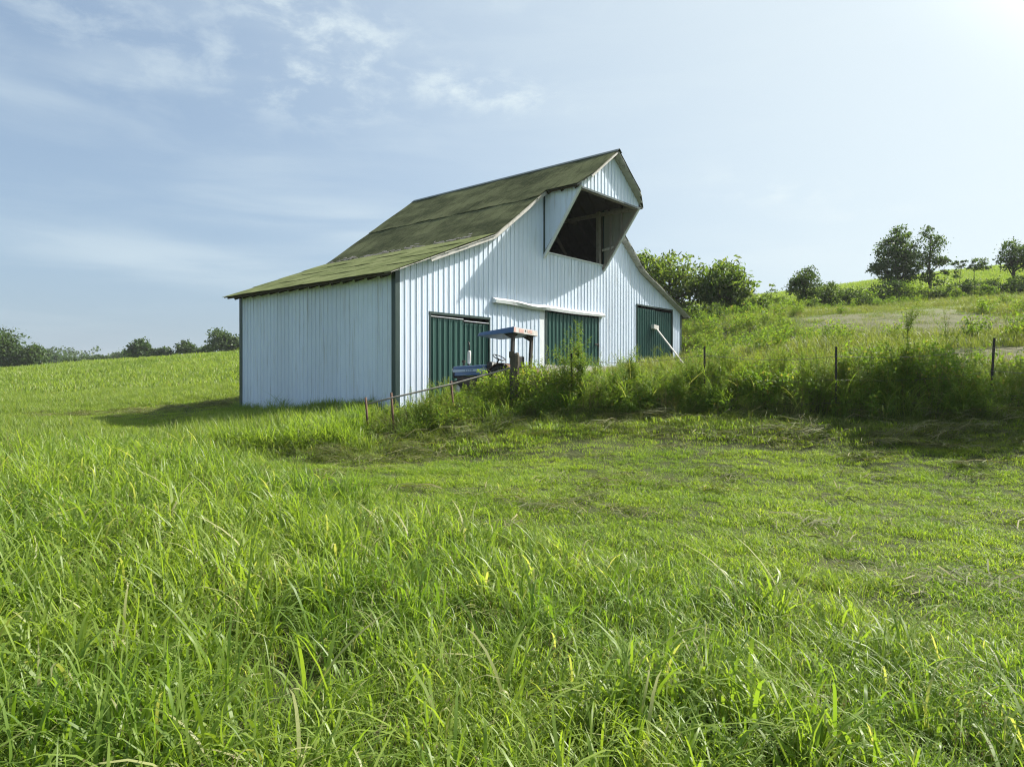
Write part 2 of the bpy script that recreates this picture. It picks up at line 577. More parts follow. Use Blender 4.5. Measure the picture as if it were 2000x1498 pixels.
# the sward: how tall the grass stands, from places read off the photograph
HC = []
for (px, py, h) in ((50, 900, .50), (200, 940, .50), (400, 975, .46), (550, 985, .42), (100, 1100, .50), (300, 1150, .46), (600, 1100, .36), (720, 1060, .34), (900, 1150, .28),
                    (50, 1400, .46), (350, 1350, .38), (700, 1350, .30), (1000, 1300, .25), (1050, 1120, .27), (1280, 1190, .26), (1500, 1230, .24), (1700, 1300, .23), (1950, 1330, .23), (1300, 1400, .26), (1700, 1450, .25),
                    (660, 930, .05), (720, 960, .06), (900, 950, .06), (880, 1000, .08), (1000, 1010, .08), (1200, 1000, .06), (1300, 1080, .09), (1500, 1050, .06), (1480, 1130, .09), (1700, 1100, .06), (1950, 1160, .07), (1950, 1010, .05),
                    (1700, 960, .05), (1400, 930, .05), (1100, 905, .05), (800, 900, .05), (1750, 1190, .09), (640, 905, .05), (1950, 1220, .12)):
    d = (CAM_Z - 0.02) * 1340 / (py - 742)
    for _ in range(4):
        x = d * (px - 1000) / 1340
        d = (CAM_Z - gz(x, d)) * 1340 / (py - 742)
    HC.append((d * (px - 1000) / 1340, d, h))
for (px, d, h) in ((300, 21, .06), (400, 21.5, .05), (250, 23, .07), (330, 25, .06), (430, 26.5, .05), (360, 17.5, .12), (480, 17.0, .62), (425, 16.8, .58), (500, 16.0, .62), (580, 15.8, .60), (640, 15.6, .55), (530, 18.2, .66), (460, 18.6, .6), (560, 17.2, .68), (630, 17.0, .62), (520, 19, .6), (600, 19, .55), (660, 18, .5),
                   (100, 29, .3), (300, 31, .32), (440, 31, .3), (200, 45, .34), (400, 45, .34), (200, 22, .3), (60, 20, .42), (-200, 25, .4)):
    HC.append((d * (px - 1000) / 1340, d, h))
HC = np.array(HC)


def sward(x, y):
    x = np.asarray(x, float)
    y = np.asarray(y, float)
    num = np.zeros(len(x))
    den = np.zeros(len(x))
    for (a, b, h) in HC:
        w = 1.0 / (((x - a) ** 2 + (y - b) ** 2) / (0.4 + 0.04 * b) ** 2 + 0.02) ** 2.2
        num += w * h
        den += w
    return num / den


FENCE = [(-4.2, 15.6), P(718, 0, 16.0)[:2], P(768, 0, 16.0)[:2], P(885, 0, 16.6)[:2], P(1003, 0, 17.2)[:2], P(1115, 0, 17.2)[:2], P(1376, 0, 16.6)[:2], P(1632, 0, 15.8)[:2], P(1938, 0, 14.8)[:2], P(2200, 0, 14.3)[:2], (24, 12.6)]


def fence_dist(x, y):
    """signed distance to the fence line (positive on the barn's side) and the position along it"""
    best = np.full(len(x), 1e9)
    sgn = np.zeros(len(x))
    for (a, b) in zip(FENCE[:-1], FENCE[1:]):
        ax, ay = a
        dx, dy = b[0] - ax, b[1] - ay
        L2 = dx * dx + dy * dy
        t = np.clip(((x - ax) * dx + (y - ay) * dy) / L2, 0, 1)
        ex, ey = x - ax - t * dx, y - ay - t * dy
        d = np.hypot(ex, ey)
        cr = dx * ey - dy * ex
        m = d < best
        best = np.where(m, d, best)
        sgn = np.where(m, np.sign(cr), sgn)
    return best * sgn


def in_barn(x, y, pad=0.0):
    t, w = to_barn(np.asarray(x), np.asarray(y))
    return (t > -pad) & (t < BW + pad) & (w > -pad) & (w < BL + pad)


def bare_soil(x, y):
    """the scraped patch of bare soil on the slope right of the barn, 0..1"""
    x0, y0, _ = P(1740, 0, 33)
    a = ((x - x0 - .25 * (y - y0)) / 6.2) ** 2 + ((y - y0) / 8.0) ** 2
    x1, y1, _ = P(2010, 0, 20)
    b = ((x - x1) / 3.2) ** 2 + ((y - y1) / 1.6) ** 2
    x2, y2, _ = P(1900, 0, 42)
    c2 = ((x - x2) / 7.5) ** 2 + ((y - y2) / 6.5) ** 2
    n = vnoise(x, y, 1.8, 3) - .5
    return np.maximum(np.maximum(1 - smooth(a + n, .6, 1.2), 1 - smooth(b + n, .6, 1.2)), 1 - smooth(c2 + n, .6, 1.2))


def dry_band(x, y):
    """where cut hay lies on the mown ground, 0..1"""
    fd = fence_dist(x, y)
    f = np.exp(-((fd + 2.0) / 0.55) ** 2) * .55 * (y < 19) * smooth(x, -4.5, -3)
    f2 = np.exp(-((y - (7.3 - .22 * x) - .12 * np.sin(x * 1.1)) / 0.16) ** 2) * smooth(x, .8, 2.2) * .7
    f3 = np.zeros(len(np.atleast_1d(x)))
    for (ax, ay), (bx, by) in (((-9.5, 31.2), (-13.2, 27.9)), ((-13.2, 27.9), (-17.5, 25.2))):
        k = np.clip(((x - ax) * (bx - ax) + (y - ay) * (by - ay)) / ((bx - ax) ** 2 + (by - ay) ** 2), 0, 1)
        dd = np.hypot(x - ax - k * (bx - ax), y - ay - k * (by - ay))
        f3 = np.maximum(f3, np.exp(-(dd / 1.1) ** 2) * .95)
    return np.clip(np.maximum(np.maximum(f, f2), f3), 0, 1)


def make_ground():
    def axis(lo, hi, near, step0, grow):
        a = [0.0]
        s = step0
        while a[-1] < hi:
            if a[-1] > near: s *= grow
            a.append(a[-1] + s)
        b = [0.0]
        s = step0
        while b[-1] > lo:
            if -b[-1] > near: s *= grow
            b.append(b[-1] - s)
        return np.array(sorted(b[1:]) + a)
    xs = axis(-620, 620, 24, 0.3, 1.09)
    ys = axis(-300, 800, 42, 0.3, 1.09)
    X, Y = np.meshgrid(xs, ys)
    x, y = X.ravel(), Y.ravel()
    z = ground_z(x, y)
    r = np.hypot(x, y)
    z += np.clip(1 - (r - 10) / 60, 0, 1) * ((vnoise(x, y, .55, 5) - .5) * .06) * (~in_barn(x, y, .6))
    V = np.stack([x, y, z], -1)
    nx = len(xs)
    i = np.arange(len(ys) - 1)[:, None] * nx + np.arange(nx - 1)[None]
    i = i.ravel()
    F = np.stack([i, i + 1, i + nx + 1, i + nx], -1)
    m, g, out = new_mat('field_ground')
    geo = g.add('ShaderNodeNewGeometry')
    pos = geo.outputs['Position']

    def att(n):
        a = g.add('ShaderNodeAttribute', attribute_name=n)
        return a.outputs['Fac']
    n1 = g.noise(pos, 0.5, 6, 0.65)
    n2 = g.noise(pos, 7.0, 6, 0.7)
    c = g.mix(n1, (0.034, 0.046, 0.015), (0.066, 0.080, 0.026))
    c = g.mix(g.math('MULTIPLY', g.ramp(n2, 0.45, 0.7), .6), c, (0.060, 0.050, 0.030))
    far = att('far')
    c = g.mix(far, c, g.mix(g.noise(pos, 0.22, 5, .6), (0.120, 0.190, 0.044), (0.170, 0.235, 0.062)))
    hay = g.mix(n2, (0.06, 0.075, 0.026), (0.16, 0.145, 0.066))
    c = g.mix(g.math('MULTIPLY', att('hay'), g.ramp(n2, .3, .55)), c, hay)
    soil = g.mix(g.noise(pos, 2.2, 7, .7), (0.095, 0.098, 0.050), (0.185, 0.170, 0.105))
    sm = g.math('ADD', att('soil'), g.math('MULTIPLY', g.math('SUBTRACT', g.noise(pos, 0.9, 8, .75), 0.5), 4.2))
    c = g.mix(g.math('MULTIPLY', g.ramp(sm, .5, 1.0), .8), c, soil)
    hgt = g.math('ADD', n2, g.math('MULTIPLY', g.noise(pos, 30, 4), .4))
    bsdf(g, out, c, 0.95, 0, 0.1, hgt, 0.8, 0.06)
    me = np_mesh('ground', V, [F], m, True)
    for nm, val in (('far', smooth(r, 30, 60) * 1.0), ('hay', dry_band(x, y)), ('soil', bare_soil(x, y))):
        a = me.attributes.new(nm, 'FLOAT', 'POINT')
        a.data.foreach_set('value', val.astype(np.float32))
    o = link('ground', me)
    tag(o, 'rolling green pasture rising to the right behind the barn', kind='structure')


make_ground()

# ------------------------------------------------------------------ barn
BZ = 0.85
barn = empty('barn', (CX, CY, BZ), math.atan2(U[1], U[0]), 'old white metal barn with mossy green roof, hay hood and green doors', 'barn')
LOC = (0, 0, -BZ)
RIDGE_T, RIDGE_Z, BRK_T, BRK_Z, EAVE_Z = BW / 2, 10.40, 4.05, 6.72, 5.12
HL, HR, HP = 7.06, BW - 7.06, 1.68            # hay hood: left and right cheek, projection
SILL = 6.62


def zr(t):
    """underside of the roof boards"""
    t = min(t, BW - t)
    if t <= BRK_T:
        return EAVE_Z + (BRK_Z - EAVE_Z) * t / BRK_T
    return BRK_Z + (RIDGE_Z - BRK_Z) * (t - BRK_T) / (RIDGE_T - BRK_T)


def gb(t, w):
    return gz(*B(t, w))


def siding(name, parent, a, b, fmap, top, bot, mat, pitch=0.229, ribs=4, extra=(), depth=0.022, phase=0.115, jit=0.004):
    """a run of ribbed steel sheets from a to b, each sheet a mesh of its own"""
    edges = [a]
    k = math.floor((a - phase) / (pitch * ribs)) + 1
    while phase + k * pitch * ribs < b - 0.12:
        e = phase + k * pitch * ribs - pitch / 2
        if e > a + 0.12:
            edges.append(e)
        k += 1
    edges.append(b)
    rr = random.Random(int(a * 1000) * 31 + int(b * 1000) * 7 + len(edges))
    for s0, s1 in zip(edges[:-1], edges[1:]):
        prof = [(s0, 0.0), (s1, 0.0)]
        j = math.floor((s0 - phase) / pitch) - 1
        while phase + j * pitch < s1 + pitch:
            r = phase + j * pitch
            for ds, of in ((-.019, 0), (-.009, depth), (.009, depth), (.019, 0)):
                if s0 + 0.002 < r + ds < s1 - 0.002:
                    prof.append((r + ds, of))
            for ds in (-.083, .083):
                if s0 + 0.002 < r + ds - .006 and r + ds + .006 < s1 - 0.002:
                    prof += [(r + ds - .006, 0), (r + ds, .004), (r + ds + .006, 0)]
            j += 1
        for e in extra:
            if s0 + 0.01 < e < s1 - 0.01:
                prof.append((e, 0.0))
        prof.sort()
        jo = rr.uniform(0, jit)
        mb = MB()
        n = len(prof)
        V, F = [], []
        rows = 3
        for (s, of) in prof:
            zt, zb = top(s), bot(s)
            for q in range(rows + 1):
                f = q / rows
                V.append(fmap(s, of + jo * math.sin(f * 3.1 + s), zb + (zt - zb) * f))
        for i in range(n - 1):
            for q in range(rows):
                k0 = i * (rows + 1) + q
                F.append((k0, k0 + rows + 1, k0 + rows + 2, k0 + 1))
        i0 = next((i for i in range(n - 1) if prof[i + 1][0] - prof[i][0] > .01), 0)
        a_, b_, c_ = Vector(V[F[i0 * rows][0]]), Vector(V[F[i0 * rows][1]]), Vector(V[F[i0 * rows][2]])
        out = Vector(fmap(s0, 1.0, 0)) - Vector(fmap(s0, 0.0, 0))
        if (b_ - a_).cross(c_ - b_).dot(out) < 0:
            F = [tuple(reversed(f)) for f in F]
        me = bpy.data.meshes.new(name)
        me.from_pydata(V, [], F)
        me.materials.append(mat)
        link(name, me, parent)


ins = 0.02      # sheets sit just proud of the frame


def frame_part(name, pieces, mat, parent=barn, loc=LOC):
    mb = MB()
    for (a, b, w, h) in pieces:
        mb.beam(a, b, w, h)
    return mb.build(name, mat, parent, loc)


# each wall: a timber frame mesh that carries its sheets
front = frame_part('front_wall', [((.1, .12, 4.2), (6.9, .12, 4.2), .05, .14), ((11.2, .12, 4.9), (BW - .1, .12, 4.9), .05, .14), ((.1, .12, 2.6), (1.2, .12, 2.6), .05, .14), ((7.0, .12, 6.4), (11.1, .12, 6.4), .05, .14)]
                   + [((t, .14, 1.0 + t * .11), (t, .14, zr(t) - .1), .14, .1) for t in (.2, 1.1, 4.3, 5.6, 6.9, 11.2, 13.4, 17.6)], M['dark_wood'])
fm = lambda s, of, z: (s, -of - ins, z)
rt = lambda s: zr(s) - 0.015
D1, D2, D3 = (1.31, 4.05, 3.92), (7.16, 10.69, 4.49), (13.79, 17.2, 5.22)
gf = lambda s: gb(s, -.2) - 0.25
ex = (BRK_T,)
SB = 2.46                                       # the sheets end on the concrete footing from the middle door on
siding('siding_panel', front, 0.0, D1[0], fm, rt, gf, M['white_siding'], extra=ex)
siding('siding_panel', front, D1[0], D1[1], fm, rt, lambda s: D1[2], M['white_siding'], extra=ex)
siding('siding_panel', front, D1[1], 6.82, fm, rt, gf, M['white_siding'], extra=ex)
siding('siding_panel', front, 6.82, HL, fm, rt, lambda s: 4.5, M['white_siding'])
siding('siding_panel', front, HL, D2[0], fm, lambda s: SILL, lambda s: 4.5, M['white_siding'])
siding('siding_panel', front, D2[0], D2[1], fm, lambda s: SILL, lambda s: D2[2], M['white_siding'])
siding('siding_panel', front, D2[1], HR, fm, lambda s: SILL, lambda s: SB, M['white_siding'])
siding('siding_panel', front, HR, D3[0], fm, rt, lambda s: SB if s < 13.4 else gf(s), M['white_siding'])
siding('siding_panel', front, D3[0], D3[1], fm, rt, lambda s: D3[2], M['white_siding'], extra=(BW - BRK_T,))
siding('siding_panel', front, D3[1], BW, fm, rt, gf, M['white_siding'])
mb = MB()
mb.hexa([(6.80, -.035, gf(6.8)), (7.12, -.035, gf(7.1)), (7.12, .0, gf(7.1)), (6.80, .0, gf(6.8)), (6.80, -.035, 4.5), (7.12, -.035, 4.5), (7.12, 0, 4.5), (6.8, 0, 4.5)])
mb.build('jamb_board', M['white_trim'], barn, LOC)

side = frame_part('side_wall', [((.12, .1, z), (.12, BL - .1, z), .05, .14) for z in (1.6, 3.0, 4.6)], M['dark_wood'])
siding('siding_panel', side, 0.0, BL, lambda s, of, z: (-of - ins, s, z), lambda s: EAVE_Z - .01, lambda s: gb(-.2, s) - .3, M['white_siding'])
far_side = frame_part('far_side_wall', [((BW - .12, .1, z), (BW - .12, BL - .1, z), .05, .14) for z in (3.6, 4.6)], M['dark_wood'])
siding('siding_panel', far_side, 0.0, BL, lambda s, of, z: (BW + of + ins, s, z), lambda s: EAVE_Z - .01, lambda s: gb(BW + .2, s) - .3, M['white_siding'])
back = frame_part('back_wall', [((.1, BL - .12, z), (BW - .1, BL - .12, z), .05, .14) for z in (3.4, 4.6)], M['dark_wood'])
siding('siding_panel', back, 0.0, BW, lambda s, of, z: (s, BL + of + ins, z), rt, lambda s: gb(s, BL + .2) - .4, M['white_siding'], extra=(BRK_T, RIDGE_T, BW - BRK_T))


# dark green corner trims, one angle per corner
def corner_trim(x, y, sx, sy, zb, zt):
    mb = MB()
    wd, th, pr = 0.17, 0.012, 0.046
    x0, y0 = x + sx * pr, y + sy * pr
    mb.hexa([(x0, y0, zb), (x0 - sx * wd, y0, zb), (x0 - sx * wd, y0 - sy * th, zb), (x0, y0 - sy * th, zb), (x0, y0, zt), (x0 - sx * wd, y0, zt), (x0 - sx * wd, y0 - sy * th, zt), (x0, y0 - sy * th, zt)])
    y1 = y0 - sy * th
    mb.hexa([(x0, y1, zb), (x0 - sx * th, y1, zb), (x0 - sx * th, y1 - sy * wd, zb), (x0, y1 - sy * wd, zb), (x0, y1, zt), (x0 - sx * th, y1, zt), (x0 - sx * th, y1 - sy * wd, zt), (x0, y1 - sy * wd, zt)])
    mb.build('corner_trim', M['dark_trim'], barn, LOC)


corner_trim(0, 0, -1, -1, gb(0, 0) - .3, EAVE_Z - .03)
corner_trim(0, BL, -1, 1, gb(0, BL) - .3, EAVE_Z - .03)
corner_trim(BW, 0, 1, -1, gb(BW, 0) - .3, EAVE_Z - .03)
corner_trim(BW, BL, 1, 1, gb(BW, BL) - .4, EAVE_Z - .03)

mb = MB()
mb.hexa([(7.05, -.10, 1.0), (13.6, -.10, 1.0), (13.6, .3, 1.0), (7.05, .3, 1.0), (7.05, -.10, SB - .01), (13.6, -.10, SB - .01), (13.6, .3, SB - .01), (7.05, .3, SB - .01)])
mb.build('footing', M['concrete'], barn, LOC, bevel=.015)


# doors
def door_leaf(a, b, zt, off, lean=0.0, pitch=0.229, handle=None, label=None):
    mb = MB()
    zb = lambda s: (gb(s, -.2) - .15) if zt < 4.2 else (SB - .02 if zt < 5 else gb(s, -.2) - .1)
    for s in (a + .06, b - .06):
        mb.beam((s, .06 - off, zb(s)), (s, .06 - off, zt - .03), .1, .06, (0, 1, 0))
    mb.beam((a, .06 - off, zt - .10), (b, .06 - off, zt - .10), .06, .1)
    d = mb.build('door', M['dark_trim'], barn, LOC)
    if label: d['label'] = label
    siding('door_panel', d, a, b, lambda s, of, z: (s, -of * 1.5 + .02 - off - lean * (s - a), z), lambda s: zt - .06, zb, M['green_siding'], pitch=pitch, phase=a + pitch * .5, depth=.026)
    if handle:
        h = MB()
        h.beam((b - .3, -.04 - off, handle), (b - .02, -.04 - off, handle), .03, .05)
        h.box((b - .05, -.05 - off, handle - .06), (.06, .04, .1))
        h.build('latch', M['dark_steel'], d)
    return d


def door_frame(a, b, zt, zb, thick=.075):
    mb = MB()
    y0, y1 = -.050, .0
    for (s0, s1) in ((a - thick * .3, a + thick * .5), (b - thick * .5, b + thick * .3)):
        mb.hexa([(s0, y0, zb), (s1, y0, zb), (s1, y1, zb), (s0, y1, zb), (s0, y0, zt), (s1, y0, zt), (s1, y1, zt), (s0, y1, zt)])
    mb.hexa([(a - thick * .3, y0 - .006, zt), (b + thick * .3, y0 - .006, zt), (b + thick * .3, y1, zt), (a - thick * .3, y1, zt), (a - thick * .3, y0 - .006, zt + thick), (b + thick * .3, y0 - .006, zt + thick), (b + thick * .3, y1, zt + thick), (a - thick * .3, y1, zt + thick)])
    mb.build('door_frame', M['dark_trim'], barn, LOC)


door_leaf(1.33, 2.77, 3.86, .03, pitch=.235)
door_leaf(2.79, 4.03, 3.80, .0, pitch=.215)
door_frame(1.31, 4.05, 3.92, .9)
for (a, b, z) in ((1.36, 2.77, 3.855), (2.8, 4.0, 3.80)):
    mb = MB()
    mb.beam((a, -.045, z), (b, -.045, z - .01), .02, .02)
    mb.build('door_rail', M['white_trim'], barn, LOC)
door_leaf(7.2, 10.67, 4.47, .045, pitch=.24, handle=3.35)
mb = MB()
mb.hexa([(7.1, -.055, SB - .3), (7.22, -.055, SB - .3), (7.22, .0, SB - .3), (7.1, 0, SB - .3), (7.1, -.055, 4.5), (7.22, -.055, 4.5), (7.22, 0, 4.5), (7.1, 0, 4.5)])
mb.build('door_frame', M['dark_trim'], barn, LOC)
mb = MB()
mb.hexa([(10.66, -.058, SB - .3), (10.73, -.058, SB - .3), (10.73, .0, SB - .3), (10.66, 0, SB - .3), (10.66, -.058, 4.5), (10.73, -.058, 4.5), (10.73, 0, 4.5), (10.66, 0, 4.5)])
mb.build('door_frame', M['dark_trim'], barn, LOC)
door_leaf(13.83, 15.5, 5.18, .025, pitch=.21)
door_leaf(15.52, 17.17, 5.16, .0, pitch=.21)
door_frame(13.79, 17.2, 5.22, 2.6, .06)

# bent sheet-metal cover over the sliding-door track
mb = MB()
N = 28
top, outr, low = [], [], []
for i in range(N + 1):
    f = i / N
    t = 4.18 + (11.03 - 4.18) * f
    kink = math.exp(-((f - .30) / .10) ** 2)
    z = 4.70 - .05 * f + .02 * math.sin(f * 7) - .05 * kink
    top.append((t, -.022, z))
    outr.append((t, -.17 - .05 * (1 - f) - .06 * kink, z - .10 - .03 * kink))
    low.append((t, -.15 - .05 * (1 - f) + .03 * kink, z - .20 - .02 * math.sin(f * 5)))
for i in range(N):
    mb.face([top[i], top[i + 1], outr[i + 1], outr[i]])
    mb.face([outr[i], outr[i + 1], low[i + 1], low[i]])
for e in (0, N):
    mb.face([top[e], outr[e], low[e], (low[e][0], -.022, low[e][2])])
mb.build('track_cover', M['white_trim'], barn, LOC)

# --- roof
roof = MB()
for w in (-.0, BL):
    pass
roof.beam((RIDGE_T, -1.85, RIDGE_Z - .10), (RIDGE_T, BL + .45, RIDGE_Z - .10), .05, .18)
roof = roof.build('roof', M['dark_wood'], barn, LOC)


def slope_pt(t, lift):
    """point of the roof profile lifted at right angles to it"""
    s = 1 if t <= RIDGE_T else -1
    tt = t if s > 0 else BW - t
    sl = (BRK_Z - EAVE_Z) / BRK_T if tt < BRK_T else (RIDGE_Z - BRK_Z) / (RIDGE_T - BRK_T)
    n = math.hypot(1, sl)
    z = EAVE_Z + sl * tt if tt < BRK_T else BRK_Z + sl * (tt - BRK_T)
    return t - s * sl / n * lift, z + lift / n


OH = 0.42
bt = [-OH + (BRK_T + OH) * i / 15 for i in range(16)] + [BRK_T + (6.79 - BRK_T) * i / 11 for i in range(1, 12)] + [6.79 + (RIDGE_T - 6.79) * i / 9 for i in range(1, 10)]
rr = random.Random(3)
for sgn in (1, -1):
    for t0, t1 in zip(bt[:-1], bt[1:]):
        hood = t0 > 6.78
        w0 = -.30 - rr.uniform(0, .035)
        if hood:
            w0 = (-HP - .04 if t0 < 6.9 else -HP - .16 if t0 < 7.2 else -HP - .30) - rr.uniform(0, .02)
        w1 = BL + .45 + rr.uniform(0, .04)
        g_ = .006
        lo, hi = rr.uniform(-.002, .003), .024 + rr.uniform(-.003, .003)
        q = []
        for (t, l) in ((t0 + g_, lo), (t1 - g_, lo), (t1 - g_, hi), (t0 + g_, hi)):
            tt = t
            sl = (BRK_Z - EAVE_Z) / BRK_T if t1 <= BRK_T + 1e-6 else (RIDGE_Z - BRK_Z) / (RIDGE_T - BRK_T)
            n = math.hypot(1, sl)
            z = (EAVE_Z + sl * tt if t1 <= BRK_T + 1e-6 else BRK_Z + sl * (tt - BRK_T)) + l / n
            x = tt - sl / n * l
            q.append((x if sgn > 0 else BW - x, z))
        cut = -HP - .005 if hood else -.005  # same boards run on inside; their inner lengths get the shade-darkened colour
        for nm, a, b, mt in (('soffit_board', w0, cut, 'sheathing'), ('sheathing_board', cut, w1, 'shaded_board')):
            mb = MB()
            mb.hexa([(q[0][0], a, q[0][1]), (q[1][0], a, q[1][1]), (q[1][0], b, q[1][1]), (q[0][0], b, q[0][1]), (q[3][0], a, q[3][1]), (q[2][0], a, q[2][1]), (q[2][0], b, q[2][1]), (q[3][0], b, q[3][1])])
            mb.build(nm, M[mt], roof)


def roofing(t0, t1, sgn, mat, front, lift0, wav=.03, seed=0, m=7):
    """one course of rolled roofing, lying on the boards, its lower edge uneven"""
    r = random.Random(seed)
    n = 46
    ph = [r.uniform(0, 6.28) for _ in range(6)]
    rows = []
    ts = [t0 + (t1 - t0) * i / m for i in range(m + 1)]
    steps = []
    for t in ts:
        steps.append(t)
    if t0 < 6.79 < t1:
        steps = sorted(steps + [6.785, 6.80])
    for t in steps:
        w0 = front(t)
        w1 = BL + .5
        row = []
        for j in range(n + 1):
            w = w0 + (w1 - w0) * j / n
            e = 1 - min(1, (t - t0) / .25)
            wob = wav * e * (math.sin(w * 3.1 + ph[0]) * .6 + math.sin(w * 7.7 + ph[1]) * .4 + math.sin(w * 17 + ph[2]) * .35)
            tt = t + wob
            lift = lift0 + .012 * math.sin(w * 2.1 + t * 1.3 + ph[3]) * math.sin(t * 2.3 + ph[4]) + .008 + e * (.006 if t1 > 4.1 else .004) * (1 + math.sin(w * 5.3 + ph[5]))
            lower = t1 <= BRK_T + 1e-6
            sl = (BRK_Z - EAVE_Z) / BRK_T if lower else (RIDGE_Z - BRK_Z) / (RIDGE_T - BRK_T)
            nn = math.hypot(1, sl)
            z = (EAVE_Z + sl * tt if lower else BRK_Z + sl * (tt - BRK_T))
            row.append((tt - sl / nn * lift, w, z + lift / nn, sl / nn, 1 / nn))
        rows.append(row)
    V, F = [], []
    th = .010
    for row in rows:
        for (x, w, z, a, b) in row:
            V.append((x if sgn > 0 else BW - x, w, z))
    k = len(V)
    for row in rows:
        for (x, w, z, a, b) in row:
            x2, z2 = x + a * th, z - b * th
            V.append((x2 if sgn > 0 else BW - x2, w, z2))
    c = n + 1
    mm = len(rows) - 1
    for i in range(mm):
        for j in range(n):
            q = (i * c + j, i * c + j + 1, (i + 1) * c + j + 1, (i + 1) * c + j)
            F.append(q)
            F.append(tuple(k + z for z in reversed(q)))
    for j in range(n):
        F.append((j, k + j, k + j + 1, j + 1))
        F.append((mm * c + j, mm * c + j + 1, k + mm * c + j + 1, k + mm * c + j))
    for i in range(mm):
        F.append((i * c, (i + 1) * c, k + (i + 1) * c, k + i * c))
        F.append((i * c + n, k + i * c + n, k + (i + 1) * c + n, (i + 1) * c + n))
    mb = MB()
    mb.v, mb.f = V, F
    return mb.build('roofing_strip', mat, roof, smooth=False)


def fr(t):
    if t < 6.79: return -.33
    if t < 7.0: return -HP - .06
    if t < 7.25: return -HP - .19
    return -HP - .33


for sgn in (1, -1):
    roofing(6.35, RIDGE_T - .01, sgn, M['roof'], fr, .062, .05, 11 + sgn)
    roofing(BRK_T - .02, 6.50, sgn, M['roof'], fr, .044, .06, 21 + sgn)
    for i, (a, b) in enumerate(((2.95, 4.05), (1.85, 3.1), (.75, 2.0), (-OH - .05, .9))):
        roofing(a, b, sgn, M['roof_low'], lambda t: -.33, .066 - i * .007, .022, 31 + i * 3 + sgn, 5)
# ridge cap
mb = MB()
for s in (1, -1):
    q = []
    for (dt, dz) in ((0, .115), (.17, -.01), (.17, -.02), (0, .105)):
        q.append((RIDGE_T - s * dt, RIDGE_Z + dz))
    mb.hexa([(q[0][0], -HP - .36, q[0][1]), (q[1][0], -HP - .36, q[1][1]), (q[1][0], BL + .52, q[1][1]), (q[0][0], BL + .52, q[0][1]), (q[3][0], -HP - .36, q[3][1] - .0), (q[2][0], -HP - .36, q[2][1]), (q[2][0], BL + .52, q[2][1]), (q[3][0], BL + .52, q[3][1])])
mb.build('ridge_cap', M['dark_trim'], roof)
# torn, peeling edge where the two slopes meet
mb = MB()
rr = random.Random(8)
for i in range(90):
    w = rr.choice([rr.uniform(.5, 9.2), rr.uniform(3.2, 8.4)])
    t = BRK_T + rr.uniform(-.05, .26) * (1 if rr.random() < .7 else .4)
    L, Wd = rr.uniform(.04, .20), rr.uniform(.015, .06)
    x, z = slope_pt(max(t, BRK_T + .01), .074 + rr.uniform(0, .02))
    a = rr.uniform(-.3, .3)
    pts = []
    for (p, q) in ((-L, -Wd), (L * .7, -Wd * rr.uniform(.3, 1)), (L, Wd * .6), (-L * .4, Wd)):
        pts.append((x + q * .8, w + p, z + q * .6 + rr.uniform(0, .012)))
    mb.face(pts)
    mb.face([(p[0] + .004, p[1], p[2] - .006) for p in reversed(pts)])
o = mb.build('torn_roofing', M['grey_wood'], roof)
o['kind'] = 'stuff'

# rafters (their tails show under the left eave)
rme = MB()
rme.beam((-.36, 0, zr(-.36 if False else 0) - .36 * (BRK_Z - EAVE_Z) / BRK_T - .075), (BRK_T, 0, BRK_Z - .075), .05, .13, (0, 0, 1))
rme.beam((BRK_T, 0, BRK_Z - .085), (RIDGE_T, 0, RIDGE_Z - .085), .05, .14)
left_raf = rme.mesh('rafter', M['shaded_board'])
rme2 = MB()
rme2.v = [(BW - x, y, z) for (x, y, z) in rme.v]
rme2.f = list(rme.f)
right_raf = rme2.mesh('rafter', M['shaded_board'])
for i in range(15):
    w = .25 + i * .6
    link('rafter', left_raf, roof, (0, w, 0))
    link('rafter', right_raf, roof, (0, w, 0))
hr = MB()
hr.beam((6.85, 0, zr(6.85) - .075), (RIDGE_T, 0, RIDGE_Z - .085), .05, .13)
hl = hr.mesh('rafter', M['shaded_board'])
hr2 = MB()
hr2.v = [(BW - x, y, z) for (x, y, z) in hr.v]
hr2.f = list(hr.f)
hrm = hr2.mesh('rafter', M['shaded_board'])
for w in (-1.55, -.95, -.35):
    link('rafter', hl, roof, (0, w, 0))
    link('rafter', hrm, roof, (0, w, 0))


# weathered rake boards under the roof's front edge
def rake(pts, w, h=.13, th=.03, mat='pale_wood'):
    mb = MB()
    for a, b in zip(pts[:-1], pts[1:]):
        mb.beam((a[0], w, a[1] - h / 2), (b[0], w, b[1] - h / 2), th, h)
    mb.build('rake_board', M[mat], barn, LOC)


for s in (1, -1):
    X = (lambda t: t) if s > 0 else (lambda t: BW - t)
    if s < 0: continue
    rake([(X(1.15), zr(1.15) - .01), (X(BRK_T), zr(BRK_T) - .01)], -.275, .10)
    rake([(X(BRK_T), zr(BRK_T) - .01), (X(6.95), zr(6.95) - .01)], -.277, .10)
    rake([(X(7.3), zr(7.3) + .0), (X(RIDGE_T - .01 * s), zr(RIDGE_T))], -HP - .30, .05, .02)
# eave board under each eave
for s in (1, -1):
    mb = MB()
    x = -.36 if s > 0 else BW + .36
    z = EAVE_Z - .36 * (BRK_Z - EAVE_Z) / BRK_T - .03
    mb.beam((x, -.25, z), (x, BL + .3, z), .03, .07)
    mb.build('eave_or_shade_board', M['dark_wood'], barn, LOC)

